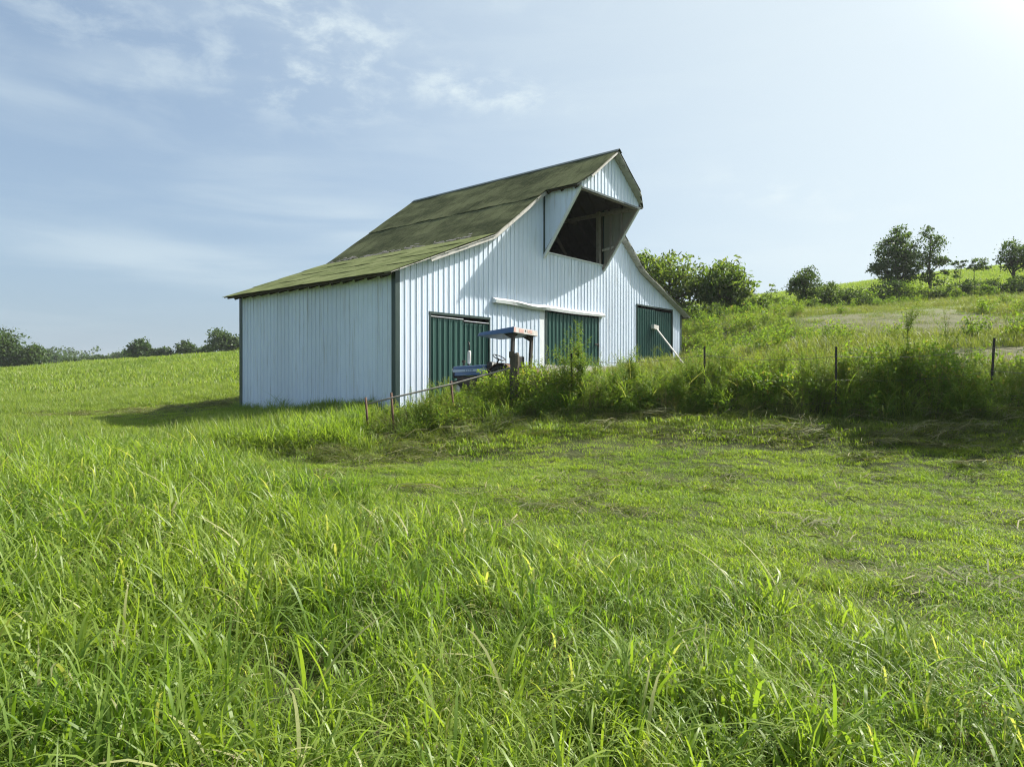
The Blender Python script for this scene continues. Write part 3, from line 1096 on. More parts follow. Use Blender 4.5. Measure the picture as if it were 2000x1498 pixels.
# --- hay hood
hood = MB()
hood.beam((HL, -HP + .05, zr(HL) - .20), (HR, -HP + .05, zr(HL) - .20), .09, .14)
hood.beam((HL + .1, -HP, zr(HL) - .22), (HL + .1, 3.0, zr(HL) - .22), .10, .14)
hood.beam((HR - .1, -HP, zr(HL) - .22), (HR - .1, 3.0, zr(HL) - .22), .10, .14)
hood = hood.build('hay_hood', M['grey_wood'], barn, LOC)
hz = zr(HL) - .10
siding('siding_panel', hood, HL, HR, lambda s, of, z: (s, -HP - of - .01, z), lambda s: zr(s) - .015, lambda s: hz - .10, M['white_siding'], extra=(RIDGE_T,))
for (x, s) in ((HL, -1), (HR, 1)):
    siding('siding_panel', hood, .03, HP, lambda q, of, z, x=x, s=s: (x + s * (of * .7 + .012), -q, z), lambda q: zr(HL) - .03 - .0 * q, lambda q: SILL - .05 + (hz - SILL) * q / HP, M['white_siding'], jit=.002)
    # raking edge boards of the cheeks
    mb = MB()
    mb.beam((x + s * .035, -HP - .03, hz - .06), (x + s * .035, -.03, SILL - .22), .10, .085, (0, 1, .4))
    mb.build('edge_board', M['white_trim'], hood)
    mb = MB()
    mb.beam((x - s * .045, -HP - .0, hz - .05), (x - s * .045, -.02, SILL - .16), .05, .10, (0, 1, .4))
    mb.build('edge_batten', M['grey_wood' if s > 0 else 'dark_trim'], hood)
    mb = MB()
    mb.beam((x + s * .02, -.05, SILL - .2), (x + s * .02, -.05, zr(HL)), .045, .05, (0, 1, 0))
    mb.build('edge_batten', M['dark_trim'], hood)
    # studs and girt on the inside of each cheek
    for q in (.42, .95):
        mb = MB()
        mb.beam((x - s * .05, -q, SILL + (hz - SILL) * q / HP), (x - s * .05, -q, hz), .06, .05, (0, 1, 0))
        mb.build('stud', M['grey_wood'], hood)
    mb = MB()
    mb.beam((x - s * .05, -.02, SILL + .62), (x - s * .05, -.55, SILL + .70), .05, .09)
    mb.build('girt', M['pale_wood'], hood)
    mb = MB()
    mb.beam((x - s * .14, .10, 6.0), (x - s * .14, .10, zr(HL) - .1), .15, .15, (0, 1, 0))
    mb.build('post', M['grey_wood'], hood)
mb = MB()
mb.beam((HL - .02, -HP - .035, hz - .12), (HR + .02, -HP - .035, hz - .12), .035, .07)
mb.build('edge_batten', M['dark_trim'], hood)
mb = MB()
mb.beam((HL + .05, -.035, SILL + .01), (HR - .05, -.035, SILL + .01), .09, .04)
mb.build('sill', M['white_trim'], hood)
for x in (HL - .17, HR + .17):  # dark strips added to stand for the shadow under the hood's eaves
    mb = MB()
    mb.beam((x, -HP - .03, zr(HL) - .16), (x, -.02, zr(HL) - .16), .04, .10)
    mb.build('eave_or_shade_board', M['dark_wood'], hood)
# inside: braces, collar ties, and an unseen floor added to keep light out
for (a, b) in (((9.2, 2.2, 9.6), (10.7, 1.6, 7.2)), ((8.6, 3.0, 9.7), (7.3, 2.6, 7.4)), ((7.0, 2.4, 8.0), (11.1, 2.4, 8.0)), ((7.2, 1.2, 8.5), (10.9, 1.2, 8.5)), ((6.2, 3.6, 7.6), (11.9, 3.6, 7.6))):
    mb = MB()
    mb.beam(a, b, .05, .13)
    mb.build('brace', M['dark_wood'], barn, LOC)
mb = MB()
mb.hexa([(4.2, .2, 6.0), (BW - 4.2, .2, 6.0), (BW - 4.2, BL - .2, 6.0), (4.2, BL - .2, 6.0), (4.2, .2, 6.05), (BW - 4.2, .2, 6.05), (BW - 4.2, BL - .2, 6.05), (4.2, BL - .2, 6.05)])
mb.build('light_block_floor', M['dark_wood'], barn, LOC)

# ------------------------------------------------------------------ tractor
TX, TY = 0.081, 19.14
TZ = gz(TX, TY)
tractor = empty('tractor', (TX, TY, TZ), math.atan2(VV[1], VV[0]), 'old blue farm tractor with sunshade parked nose to the barn', 'tractor')
tractor.rotation_euler = (R(3.2), R(1.5), math.atan2(VV[1], VV[0]))


def tpart(name, mb, mat, parent=tractor, smooth=False, bevel=0.0):
    return mb.build(name, M[mat], parent, (0, 0, 0), smooth, bevel)


# bonnet: dark blue upper, pale band, dark blue lower
mb = MB(); mb.box((1.58, 0, .985), (1.30, .46, .10)); bon = tpart('bonnet', mb, 'blue_paint', bevel=.02)
mb = MB(); mb.box((1.58, 0, .90), (1.32, .475, .072)); tpart('bonnet_band', mb, 'pale_blue_paint', bon)
mb = MB(); mb.box((1.56, 0, .81), (1.24, .44, .11)); tpart('side_panel', mb, 'blue_paint', bevel=.01)
mb = MB(); mb.box((1.55, 0, 1.043), (1.24, .34, .012)); tpart('bonnet_top', mb, 'pale_blue_paint', bon)
mb = MB()
for i in range(4):
    mb.box((1.70 - i * .085, .2385, .90), (.05, .004, .035))
o = tpart('badge', mb, 'blue_paint', bon)
mb = MB(); mb.box((2.24, 0, .87), (.05, .42, .34)); gr = tpart('grille', mb, 'black', bevel=.01)
for s in (.15, -.15):
    mb = MB(); mb.lathe([(0, .03), (.05, .03), (.06, 0), (.06, -.03)], (2.275, s, .95), 'X', 14); tpart('headlight', mb, 'dark_gauge')
mb = MB(); mb.box((1.5, 0, .55), (1.3, .30, .42)); mb.box((.45, 0, .58), (.9, .34, .36)); mb.box((1.9, 0, .42), (.3, .22, .2)); tpart('engine', mb, 'dark_steel', bevel=.02)
mb = MB(); mb.box((0, 0, .48), (.22, 1.1, .22)); mb.box((1.75, 0, .36), (.1, 1.0, .09)); tpart('axle', mb, 'dark_steel', bevel=.02)
# exhaust
mb = MB(); mb.tube([(1.80, 0, 1.0), (1.80, 0, 1.14)], .022, 10); mb.tube([(1.80, 0, 1.50), (1.80, .0, 1.68), (1.82, 0, 1.74), (1.86, .0, 1.77)], .020, 10); ex_ = tpart('exhaust_pipe', mb, 'dark_steel', smooth=True)
mb = MB(); mb.lathe([(0, 1.12), (.03, 1.12), (.052, 1.15), (.052, 1.47), (.03, 1.51), (0, 1.51)], (1.80, 0, 0), 'Z', 16); tpart('muffler', mb, 'pale_paint', ex_, smooth=True)
mb = MB(); mb.tube([(2.12, -.1, 1.02), (2.12, -.1, 1.17)], .025, 8); mb.lathe([(0, 1.25), (.06, 1.24), (.06, 1.17), (0, 1.16)], (2.12, -.1, 0), 'Z', 12); tpart('air_cleaner', mb, 'dark_steel')
# dash, steering
mb = MB(); mb.box((.86, 0, 1.0), (.16, .34, .26)); ds = tpart('dashboard', mb, 'black', bevel=.02)
mb = MB(); mb.box((.775, .02, 1.06), (.012, .20, .10)); tpart('gauge', mb, 'dark_gauge', ds)
mb = MB()
c = Vector((.60, 0, 1.24)); nrm = Vector((-.5, 0, .866))
sx_ = Vector((0, 1, 0)); sy_ = nrm.cross(sx_)
ring = [c + (sx_ * math.cos(a) + sy_ * math.sin(a)) * .205 for a in [2 * math.pi * i / 28 for i in range(29)]]
mb.tube(ring, .014, 6, False)
sw = tpart('steering_wheel', mb, 'black', smooth=True)
mb = MB()
for a in (0.5, 2.6, 4.7):
    mb.tube([c - nrm * .04, c + (sx_ * math.cos(a) + sy_ * math.sin(a)) * .2], .009, 5)
mb.tube([c - nrm * .03, c - nrm * .38], .02, 8)
tpart('steering_column', mb, 'black', sw)
# seat
mb = MB(); mb.box((.10, 0, .93), (.42, .44, .09)); mb.box((-.10, 0, 1.10), (.09, .44, .32)); tpart('seat', mb, 'black', bevel=.03)
# sunshade: front tapers
cl, crn, w_, zb = -.35, 1.03, .54, 1.84
mb = MB()
mb.hexa([(cl, -w_, zb), (crn, -w_ * .94, zb + .0), (crn, w_ * .94, zb), (cl, w_, zb), (cl, -w_ * .95, zb + .17), (crn - .06, -w_ * .86, zb + .10), (crn - .06, w_ * .86, zb + .10), (cl, w_ * .95, zb + .17)])
can = tpart('sunshade', mb, 'blue_paint', bevel=.012)
mb = MB(); mb.hexa([(cl - .012, -w_ * .99, zb + .012), (cl - .004, -w_ * .99, zb + .012), (cl - .004, w_ * .99, zb + .012), (cl - .012, w_ * .99, zb + .012), (cl - .012, -w_ * .945, zb + .158), (cl - .004, -w_ * .945, zb + .158), (cl - .004, w_ * .945, zb + .158), (cl - .012, w_ * .945, zb + .158)]); rp = tpart('sunshade_panel', mb, 'pale_paint', can)
mb = MB()
for (y0, y1, z0, z1) in ((.10, .30, .03, .13), (-.27, -.07, .05, .14), (.44, .52, .02, .15)):
    mb.box((cl - .0145, (y0 + y1) / 2, zb + (z0 + z1) / 2), (.004, y1 - y0, z1 - z0))
tpart('red_decal', mb, 'red_decal', can)
mb = MB(); mb.box((cl - .018, .02, zb + .10), (.004, .05, .035), Matrix.Rotation(.7, 3, 'X')); mb.lathe([(0, -.019), (.015, -.019), (.015, -.012)], (cl, -.17, zb + .10), 'X', 10); tpart('decal_mark', mb, 'black', can)
for s in (1, -1):
    mb = MB()
    mb.beam((-.20, s * .40, .85), (-.24, s * .40, zb), .09, .07, (1, 0, 0))
    mb.hexa([(-.20, s * .37, zb - .14), (-.19, s * .37, zb - .14), (-.19, s * .43, zb - .14), (-.20, s * .43, zb - .14), (-.20, s * .37, zb), (.08, s * .37, zb), (.08, s * .43, zb), (-.20, s * .43, zb)])
    mb.hexa([(-.25, s * .35, zb - .10), (-.20, s * .35, zb - .10), (-.20, s * .34, zb - .10), (-.25, s * .34, zb - .10), (-.25, s * .35, zb), (-.20, s * .35, zb), (-.20, s * .2, zb), (-.25, s * .2, zb)])
    tpart('post', mb, 'dark_steel')
    mb = MB()
    arc = [(.53 * math.cos(a), .53 * math.sin(a)) for a in [R(20 + i * 16) for i in range(10)]]
    for (a, b) in zip(arc[:-1], arc[1:]):
        y0, y1 = s * .40, s * .68
        mb.hexa([(a[0], y0, a[1] + .48), (b[0], y0, b[1] + .48), (b[0], y1, b[1] + .48), (a[0], y1, a[1] + .48), (a[0] * 1.03, y0, a[1] * 1.03 + .48), (b[0] * 1.03, y0, b[1] * 1.03 + .48), (b[0] * 1.03, y1, b[1] * 1.03 + .48), (a[0] * 1.03, y1, a[1] * 1.03 + .48)])
    tpart('fender', mb, 'rust')


def wheel(x, y, r, wd, rimcol):
    mb = MB()
    mb.lathe([(r * .58, -wd * .42), (r * .86, -wd * .5), (r * .97, -wd * .42), (r, -wd * .2), (r, wd * .2), (r * .97, wd * .42), (r * .86, wd * .5), (r * .58, wd * .42), (r * .58, -wd * .42)], (x, y, r), 'Y', 32)
    if r > .4:
        for i in range(20):
            a = 2 * math.pi * i / 20
            for sd in (1, -1):
                cx, cz = x + math.cos(a + sd * .03) * r * 1.0, r + math.sin(a + sd * .03) * r * 1.0
                mb.box((cx, y + sd * wd * .22, cz), (.05, wd * .46, .045), Matrix.Rotation(-a + math.pi / 2, 3, 'Y') @ Matrix.Rotation(sd * .5, 3, 'Z'))
    w = tpart('wheel', mb, 'rubber')
    mb = MB()
    mb.lathe([(0, wd * .10), (r * .2, wd * .12), (r * .25, wd * .02), (r * .5, wd * .05), (r * .6, wd * .38), (r * .6, -wd * .38), (r * .5, -wd * .05), (r * .2, -wd * .12), (0, -wd * .12)], (x, y, r), 'Y', 24)
    tpart('rim', mb, rimcol, w, smooth=False)


wheel(0, .56, .48, .28, 'dark_steel')
wheel(0, -.56, .48, .28, 'dark_steel')
wheel(1.75, .50, .30, .16, 'pale_paint')
wheel(1.75, -.50, .30, .16, 'pale_paint')

# ------------------------------------------------------------------ fences and posts
pf = empty('pipe_fence', (*P(768, 0, 16.0)[:2], gz(*P(768, 0, 16.0)[:2])), 0, 'rusty pipe fence with one sagging rail before the barn corner', 'fence')
o0 = Vector(pf.location)
for (px, yt, yb, d, lx) in ((714, 776, 862, 16.0, .09), (764, 767, 856, 16.0, .11), (881, 744, 830, 16.6, .10)):
    a = Vector(P(px, yt, d)); b = Vector(P(px + 7, yb, d))
    b.z = gz(b.x, b.y) - .2
    mb = MB()
    mb.tube([b - o0, a - o0], .027, 8)
    mb.build('post', M['rust'], pf, smooth=True)
mb = MB()
pts = [P(718, 789, 15.95), P(766, 777, 15.93), P(884, 750, 16.5), P(986, 722, 17.1), P(1010, 716, 17.2)]
mb.tube([Vector(p) - o0 for p in pts], .021, 8)
mb.build('rail', M['grey_wood'], pf, smooth=True)

px_, py_ = P(1005, 0, 17.2)[:2]
wp = empty('fence_post', (px_, py_, gz(px_, py_)), 0.3, 'thick weathered wooden post wrapped in vine beside the tractor', 'post')
h = P(1005, 690, 17.2)[2] - wp.location.z
mb = MB()
for i, (z0, z1) in enumerate(((-.25, h * .35), (h * .35, h * .7), (h * .7, h))):
    pass
ringz = [-.25, .2, h * .4, h * .6, h * .8, h - .05, h]
prof = []
rr = random.Random(5)
mb.tube([(rr.uniform(-.012, .012), rr.uniform(-.012, .012), z) for z in ringz], [.135, .13, .125, .12, .118, .115, .10], 9)
mb.box((-.09, -.03, h - .04), (.10, .09, .16))
mb.build('log', M['dark_wood'], wp)

wf = empty('wire_fence', (*P(1376, 0, 16.6)[:2], gz(*P(1376, 0, 16.6)[:2])), 0, 'sagging wire fence on dark steel posts in the tall weeds', 'fence')
o0 = Vector(wf.location)
tops = []
for (px, yt, d, lean) in ((1116, 690, 17.2, .02), (1376, 677, 16.6, .0), (1633, 677, 15.25, -.01), (1942, 660, 14.8, -.10), (2215, 655, 14.3, .03)):
    a = Vector(P(px, yt, d)); b = Vector((a.x + lean, a.y, gz(a.x, a.y) - .25))
    mb = MB()
    mb.beam(b - o0, a - o0, .045, .012, (0, 1, 0))
    mb.beam(b - o0 + Vector((0, .02, 0)), a - o0 + Vector((0, .02, 0)), .010, .036, (0, 1, 0))
    for k in range(7):
        q = a.lerp(b, .06 + k * .08) - o0
        mb.box((q.x, q.y - .012, q.z), (.03, .012, .02))
    mb.build('post', M['dark_steel'], wf)
    tops.append((a, b))
w0 = Vector(P(1005, 705, 17.2))
for f in (.12, .40, .68):
    line = [w0.lerp(Vector((w0.x, w0.y, gz(w0.x, w0.y))), f)] + [a.lerp(b, f) for a, b in tops]
    pts = []
    for p, q in zip(line[:-1], line[1:]):
        for k in range(6):
            s = k / 6
            v = p.lerp(q, s)
            v.z -= .10 * math.sin(math.pi * s)
            v.y -= .02
            pts.append(v - o0)
    pts.append(line[-1] - o0)
    mb = MB()
    mb.tube(pts, .005, 4, False)
    mb.build('wire', M['wire'], wf)

# long pale pole with a boxy head leaning on the far door
hd = B(15.35, -.16)
ft = B(14.5, -2.0)
pl = empty('leaning_pole', (ft[0], ft[1], gz(*ft)), 0, 'long pale pole with a boxy head leaning against the rightmost green door', 'pole')
o0 = Vector(pl.location)
a = Vector((hd[0], hd[1], 4.28)); b = Vector((ft[0], ft[1], gz(*ft) - .1))
mb = MB(); mb.beam(b - o0, a - o0, .062, .05); mb.build('shaft', M['pale_wood'], pl)
mb = MB()
rot = Matrix.Rotation(math.atan2(U[1], U[0]), 3, 'Z')
mb.box(a - o0 + Vector((-.10 * U[0], -.10 * U[1], .03)), (.46, .16, .20), rot @ Matrix.Rotation(.1, 3, 'Y'))
mb.build('head', M['pale_wood'], pl, bevel=.01)

#VEGETATION
# ------------------------------------------------------------------ vegetation kit
M['tall_grass'] = leaf_mat('tall_grass_blade', (0.096, 0.184, 0.027), (0.262, 0.334, 0.060), (0.43, 0.40, 0.22), 0.52, 0.45, 0.36, 0.45)
M['field_grass'] = leaf_mat('field_grass_blade', (0.125, 0.195, 0.036), (0.235, 0.300, 0.064), (0.32, 0.30, 0.14), 0.5, 0.5, 0.35, 0.12)
M['mown_grass'] = leaf_mat('mown_grass_blade', (0.118, 0.208, 0.026), (0.262, 0.338, 0.052), (0.40, 0.36, 0.17), 0.5, 0.55, 0.25, 0.6)
M['hay'] = leaf_mat('cut_hay', (0.058, 0.080, 0.022), (0.150, 0.155, 0.056), (0.27, 0.23, 0.12), 0.25, 0.7, 0.2, 0.8)
M['shag'] = leaf_mat('shaggy_grass_blade', (0.075, 0.125, 0.024), (0.175, 0.210, 0.052), (0.24, 0.20, 0.09), 0.4, 0.6, 0.15, 0.6)
M['slope_grass'] = leaf_mat('slope_grass_blade', (0.115, 0.160, 0.036), (0.205, 0.220, 0.068), (0.28, 0.23, 0.12), 0.45, 0.5, 0.3, 0.3)
M['weed'] = leaf_mat('weed_leaf', (0.085, 0.165, 0.028), (0.210, 0.285, 0.054), (0.28, 0.23, 0.09), 0.48, 0.6, 0.15, 0.35)
M['weed_yellow'] = leaf_mat('goldenrod_leaf', (0.135, 0.220, 0.030), (0.235, 0.300, 0.056), (0.36, 0.30, 0.09), 0.5, 0.6, 0.15, 0.35)
M['dry_weed'] = leaf_mat('dry_stem', (0.10, 0.085, 0.05), (0.22, 0.17, 0.10), (0.09, 0.12, 0.035), 0.25, 0.8, 0.15, 0.5)
M['leaf_near'] = leaf_mat('tree_leaf', (0.065, 0.115, 0.030), (0.160, 0.215, 0.060), (0.20, 0.22, 0.08), 0.48, 0.55, 0.18, 0.5)
M['leaf_dark'] = leaf_mat('dark_tree_leaf', (0.036, 0.070, 0.024), (0.085, 0.130, 0.038), (0.12, 0.15, 0.05), 0.42, 0.55, 0.18, 0.4)
M['leaf_far'] = leaf_mat('far_tree_leaf', (0.035, 0.066, 0.026), (0.075, 0.118, 0.038), None, 0.38, 0.5, 0.3, 0.1)
KIT = bpy.data.collections.new('plant_kit')      # sources for scattering; not linked into the scene
RNG = np.random.default_rng(12)


def blades(n, rad, h, wd, lean, seed, segs=4, droop=.35, hvar=.4, fold=0.0, pw=.7):
    """n curved tapering blades rooted in a disc"""
    r = np.random.default_rng(seed)
    a = r.uniform(0, 2 * np.pi, n)
    q = rad * np.sqrt(r.uniform(0, 1, n))
    bx, by = q * np.cos(a), q * np.sin(a)
    az = r.uniform(0, 2 * np.pi, n)
    H = h * r.uniform(1 - hvar, 1 + hvar * .6, n)
    L = lean * r.uniform(.25, 1.5, n) * H
    D = droop * r.uniform(.2, 1.4, n)
    W = wd * r.uniform(.6, 1.3, n)
    tw = az + np.pi / 2 + r.uniform(-.7, .7, n)
    V = []
    for i in range(segs + 1):
        s = i / segs
        ho = L * s ** 1.9
        z = H * s * (1 - D * s ** 2.2)
        px, py = bx + np.cos(az) * ho, by + np.sin(az) * ho
        w = W * (1 - s ** 2.2) ** pw * (0.75 + .5 * s) if i < segs else W * .02
        if i < segs:
            V.append(np.stack([px - np.cos(tw) * w / 2, py - np.sin(tw) * w / 2, z - .01], -1))
            V.append(np.stack([px + np.cos(tw) * w / 2, py + np.sin(tw) * w / 2, z - .01], -1))
        else:
            V.append(np.stack([px, py, z - .01], -1))
    m = 2 * segs + 1
    V = np.stack(V, 1).reshape(-1, 3)
    base = (np.arange(n) * m)[:, None]
    Q = np.concatenate([base + np.array([[2 * i, 2 * i + 1, 2 * i + 3, 2 * i + 2]]) for i in range(segs - 1)]) if segs > 1 else np.zeros((0, 4), int)
    T = base + np.array([[2 * segs - 2, 2 * segs - 1, 2 * segs]])
    return V, [Q, T] if len(Q) else [T]


def join(parts):
    V, F, k = [], [], 0
    for v, f in parts:
        V.append(v)
        F += [x + k for x in f if len(x)]
        k += len(v)
    return np.concatenate(V), F


def leaf_quads(c, size, r, nb=(0, 0, .5), asp=.5, droop=0.0):
    """pointed leaves (rhombs) at the centres c, mostly facing up and outward"""
    n = len(c)
    d = r.normal(size=(n, 3))
    d[:, 2] -= droop
    d /= np.linalg.norm(d, axis=1)[:, None]
    nn = r.normal(size=(n, 3)) + np.array(nb)
    s = np.cross(d, nn)
    s /= np.linalg.norm(s, axis=1)[:, None] + 1e-9
    up = np.cross(s, d)
    L = (size * r.uniform(.6, 1.35, n))[:, None]
    b = c - d * L * .5
    V = np.stack([b, c + s * L * asp * .5 + up * L * .06, c + d * L * .5 - up * L * .08, c - s * L * asp * .5 + up * L * .06], 1).reshape(-1, 3)
    return V, [np.arange(n * 4).reshape(n, 4)]


def stems(P0, P1, rad, sides=3):
    """thin tapered stems as 3-sided tubes"""
    n = len(P0)
    d = P1 - P0
    x = np.cross(d, [0.3, 1, 0.1])
    x /= np.linalg.norm(x, axis=1)[:, None] + 1e-9
    y = np.cross(d, x)
    y /= np.linalg.norm(y, axis=1)[:, None] + 1e-9
    rad = np.broadcast_to(rad, (n,))[:, None]
    V = []
    for e, k in ((P0, 1.0), (P1, .45)):
        for j in range(sides):
            a = 2 * np.pi * j / sides
            V.append(e + (x * np.cos(a) + y * np.sin(a)) * rad * k)
    V = np.stack(V, 1).reshape(-1, 3)
    b = (np.arange(n) * 2 * sides)[:, None]
    F = np.concatenate([b + np.array([[j, (j + 1) % sides, sides + (j + 1) % sides, sides + j]]) for j in range(sides)])
    return V, [F]


def weed_stalk(h, seed, nl=60, ll=.11, asp=.22, branches=0, lo=.12):
    """an upright weed: a stem with lance-shaped leaves spiralling up"""
    r = np.random.default_rng(seed)
    k = 6
    zz = np.linspace(0, h, k)
    path = np.stack([np.cumsum(r.normal(0, .018 * h, k)), np.cumsum(r.normal(0, .018 * h, k)), zz], -1)
    path[0, :2] = 0
    parts = [stems(path[:-1], path[1:], np.linspace(.008, .004, k - 1) * (.6 + .5 * h))]
    axes = [(path, 1.0, nl)]
    for b in range(branches):
        f = r.uniform(.35, .85)
        p0 = np.array([np.interp(f * h, zz, path[:, i]) for i in range(3)])
        a = r.uniform(0, 6.28)
        L = h * r.uniform(.18, .36)
        p1 = p0 + np.array([np.cos(a) * L * .55, np.sin(a) * L * .55, L * .8])
        pm = (p0 + p1) / 2 + np.array([np.cos(a), np.sin(a), 0]) * L * .06
        pth = np.stack([p0, pm, p1])
        parts.append(stems(pth[:-1], pth[1:], .004))
        axes.append((pth, .75, max(8, nl // 4)))
    for pth, kk, m in axes:
        f = r.uniform(lo if kk == 1 else .05, 1.0, m)
        fi = f * (len(pth) - 1)
        i0 = np.minimum(fi.astype(int), len(pth) - 2)
        c = pth[i0] + (pth[i0 + 1] - pth[i0]) * (fi - i0)[:, None]
        a = np.arange(m) * 2.4 + r.uniform(-.4, .4, m)
        L = ll * kk * (1.25 - .75 * f) * r.uniform(.7, 1.3, m)
        d = np.stack([np.cos(a), np.sin(a), r.uniform(-.15, .8, m)], -1)
        d /= np.linalg.norm(d, axis=1)[:, None]
        s = np.stack([-np.sin(a), np.cos(a), r.uniform(-.3, .3, m)], -1)
        t = c + d * L[:, None]
        t[:, 2] -= L * .25
        mid = c + d * L[:, None] * .5
        V = np.stack([c, mid + s * (L * asp * .5)[:, None], t, mid - s * (L * asp * .5)[:, None]], 1).reshape(-1, 3)
        parts.append((V, [np.arange(m * 4).reshape(m, 4)]))
    return join(parts)


def weed_bush(rad, h, n, size, seed, asp=.5, nst=14):
    r = np.random.default_rng(seed)
    a = r.uniform(0, 6.28, nst)
    e = np.stack([np.cos(a) * rad * r.uniform(.2, .9, nst), np.sin(a) * rad * r.uniform(.2, .9, nst), h * r.uniform(.5, 1.0, nst)], -1)
    p0 = np.stack([np.cos(a) * rad * .15, np.sin(a) * rad * .15, np.zeros(nst)], -1)
    i = r.integers(0, nst, n)
    f = r.uniform(.25, 1.05, n)[:, None]
    c = p0[i] + (e[i] - p0[i]) * f + r.normal(size=(n, 3)) * rad * .17
    c[:, 2] = np.abs(c[:, 2])
    return join([stems(p0, e, .005), leaf_quads(c, size, r, (0, 0, .8), asp)])


def strands(n, L, rad, hgt, seed, along=None):
    """loose cut stalks lying about"""
    r = np.random.default_rng(seed)
    c = np.stack([r.normal(0, rad, n), r.normal(0, rad, n), r.uniform(0, hgt, n)], -1)
    a = r.uniform(0, 6.28, n) if along is None else along + r.normal(0, .45, n)
    l = L * r.uniform(.4, 1.3, n)
    d = np.stack([np.cos(a), np.sin(a), r.normal(0, .12, n)], -1)
    s = np.stack([-np.sin(a), np.cos(a), r.normal(0, .4, n)], -1) * (.004 * r.uniform(.6, 1.6, n))[:, None]
    p0, p2 = c - d * l[:, None] / 2, c + d * l[:, None] / 2
    m = c + np.stack([r.normal(0, .06, n) * l, r.normal(0, .06, n) * l, r.uniform(.02, .14, n) * l], -1)
    V = np.stack([p0 - s, p0 + s, m + s, m - s, p2 + s * .4, p2 - s * .4], 1).reshape(-1, 3)
    b = (np.arange(n) * 6)[:, None]
    return V, [np.concatenate([b + np.array([[0, 1, 2, 3]]), b + np.array([[3, 2, 4, 5]])])]


def kit(name, variants, mat):
    c = bpy.data.collections.new(name + '_kit')
    for i, (V, F) in enumerate(variants):
        o = bpy.data.objects.new('%s_plant_%d' % (name, i), np_mesh(name, V, F, mat))
        c.objects.link(o)
    return c, len(variants)


def scatter(name, kt, pts, rot, scl, label, vz=None):
    """one stuff object: its points carry instances of the kit's plants"""
    coll, nv = kt
    n = len(pts)
    me = bpy.data.meshes.new(name)
    me.vertices.add(n)
    me.vertices.foreach_set('co', np.asarray(pts, np.float32).ravel())
    for nm, typ, key, val in (('rot', 'FLOAT_VECTOR', 'vector', np.asarray(rot, np.float32)), ('scl', 'FLOAT_VECTOR', 'vector', np.asarray(scl, np.float32)), ('pick', 'INT', 'value', RNG.integers(0, nv, n).astype(np.int32))):
        a = me.attributes.new(nm, typ, 'POINT')
        a.data.foreach_set(key, val.ravel())
    o = link(name, me)
    tag(o, label, None, None, 'stuff')
    ng = bpy.data.node_groups.new(name + '_scatter', 'GeometryNodeTree')
    ng.interface.new_socket('Geometry', in_out='INPUT', socket_type='NodeSocketGeometry')
    ng.interface.new_socket('Geometry', in_out='OUTPUT', socket_type='NodeSocketGeometry')
    gi, go = ng.nodes.new('NodeGroupInput'), ng.nodes.new('NodeGroupOutput')
    ci = ng.nodes.new('GeometryNodeCollectionInfo')
    ci.inputs['Collection'].default_value = coll
    ci.inputs['Separate Children'].default_value = True
    ci.inputs['Reset Children'].default_value = True
    ip = ng.nodes.new('GeometryNodeInstanceOnPoints')
    ip.inputs['Pick Instance'].default_value = True

    def na(nm, typ):
        x = ng.nodes.new('GeometryNodeInputNamedAttribute')
        x.data_type = typ
        x.inputs['Name'].default_value = nm
        return x.outputs['Attribute']
    ng.links.new(gi.outputs[0], ip.inputs['Points'])
    ng.links.new(ci.outputs[0], ip.inputs['Instance'])
    ng.links.new(na('pick', 'INT'), ip.inputs['Instance Index'])
    ng.links.new(na('rot', 'FLOAT_VECTOR'), ip.inputs['Rotation'])
    ng.links.new(na('scl', 'FLOAT_VECTOR'), ip.inputs['Scale'])
    ng.links.new(ip.outputs[0], go.inputs[0])
    md = o.modifiers.new('scatter', 'NODES')
    md.node_group = ng
    return o


def wedge(n_per_m2, y0, y1, pad=3.0, k=.9):
    """random places in front of the camera's standpoint, wider than the view"""
    area = k * (y1 ** 2 - y0 ** 2) + 2 * pad * (y1 - y0)
    n = int(area * n_per_m2)
    ymax = k * y1 + pad
    y = RNG.uniform(y0, y1, int(n * 2.2) + 50)
    keep = RNG.uniform(0, 1, len(y)) < (k * y + pad) / ymax
    y = y[keep][:n]
    x = RNG.uniform(-1, 1, len(y)) * (k * y + pad)
    return x, y


def place(x, y, sink=0.01):
    return np.stack([x, y, ground_z(x, y) + np.clip(1 - (np.hypot(x, y) - 10) / 60, 0, 1) * ((vnoise(x, y, .55, 5) - .5) * .06) - sink], -1)


def rots(n, tilt=.12, bias=(0, 0)):
    return np.stack([RNG.normal(bias[0], tilt, n), RNG.normal(bias[1], tilt, n), RNG.uniform(0, 6.283, n)], -1)


def uni(s, hs=None):
    hs = s if hs is None else hs
    return np.stack([s, s, hs], -1)


K_short = kit('mown_grass', [blades(52, .17, .08, .0090, .9, 100 + i, 3, .45, .6) for i in range(5)], M['mown_grass'])
K_med = kit('meadow_grass', [blades(40, .16, .24, .0078, .6, 120 + i, 4, .5, .6) for i in range(5)] + [blades(22, .13, .26, .0095, 1.0, 126 + i, 5, .8, .4) for i in range(2)], M['tall_grass'])
K_tall = kit('tall_grass', [blades(18, .15, .47, .0150, .50, 140 + i, 5, .45, .5) for i in range(5)] + [blades(12, .12, .50, .017, .85, 146 + i, 6, .75, .35) for i in range(3)], M['tall_grass'])
K_giant = kit('cane_grass', [blades(10, .10, .80, .027, .55, 160 + i, 7, .42, .45) for i in range(5)] + [blades(7, .08, .80, .026, .8, 166 + i, 8, .72, .35) for i in range(3)], M['tall_grass'])
K_mid = kit('field_grass', [blades(70, .42, .34, .016, .45, 180 + i, 3, .35, .45) for i in range(4)], M['field_grass'])
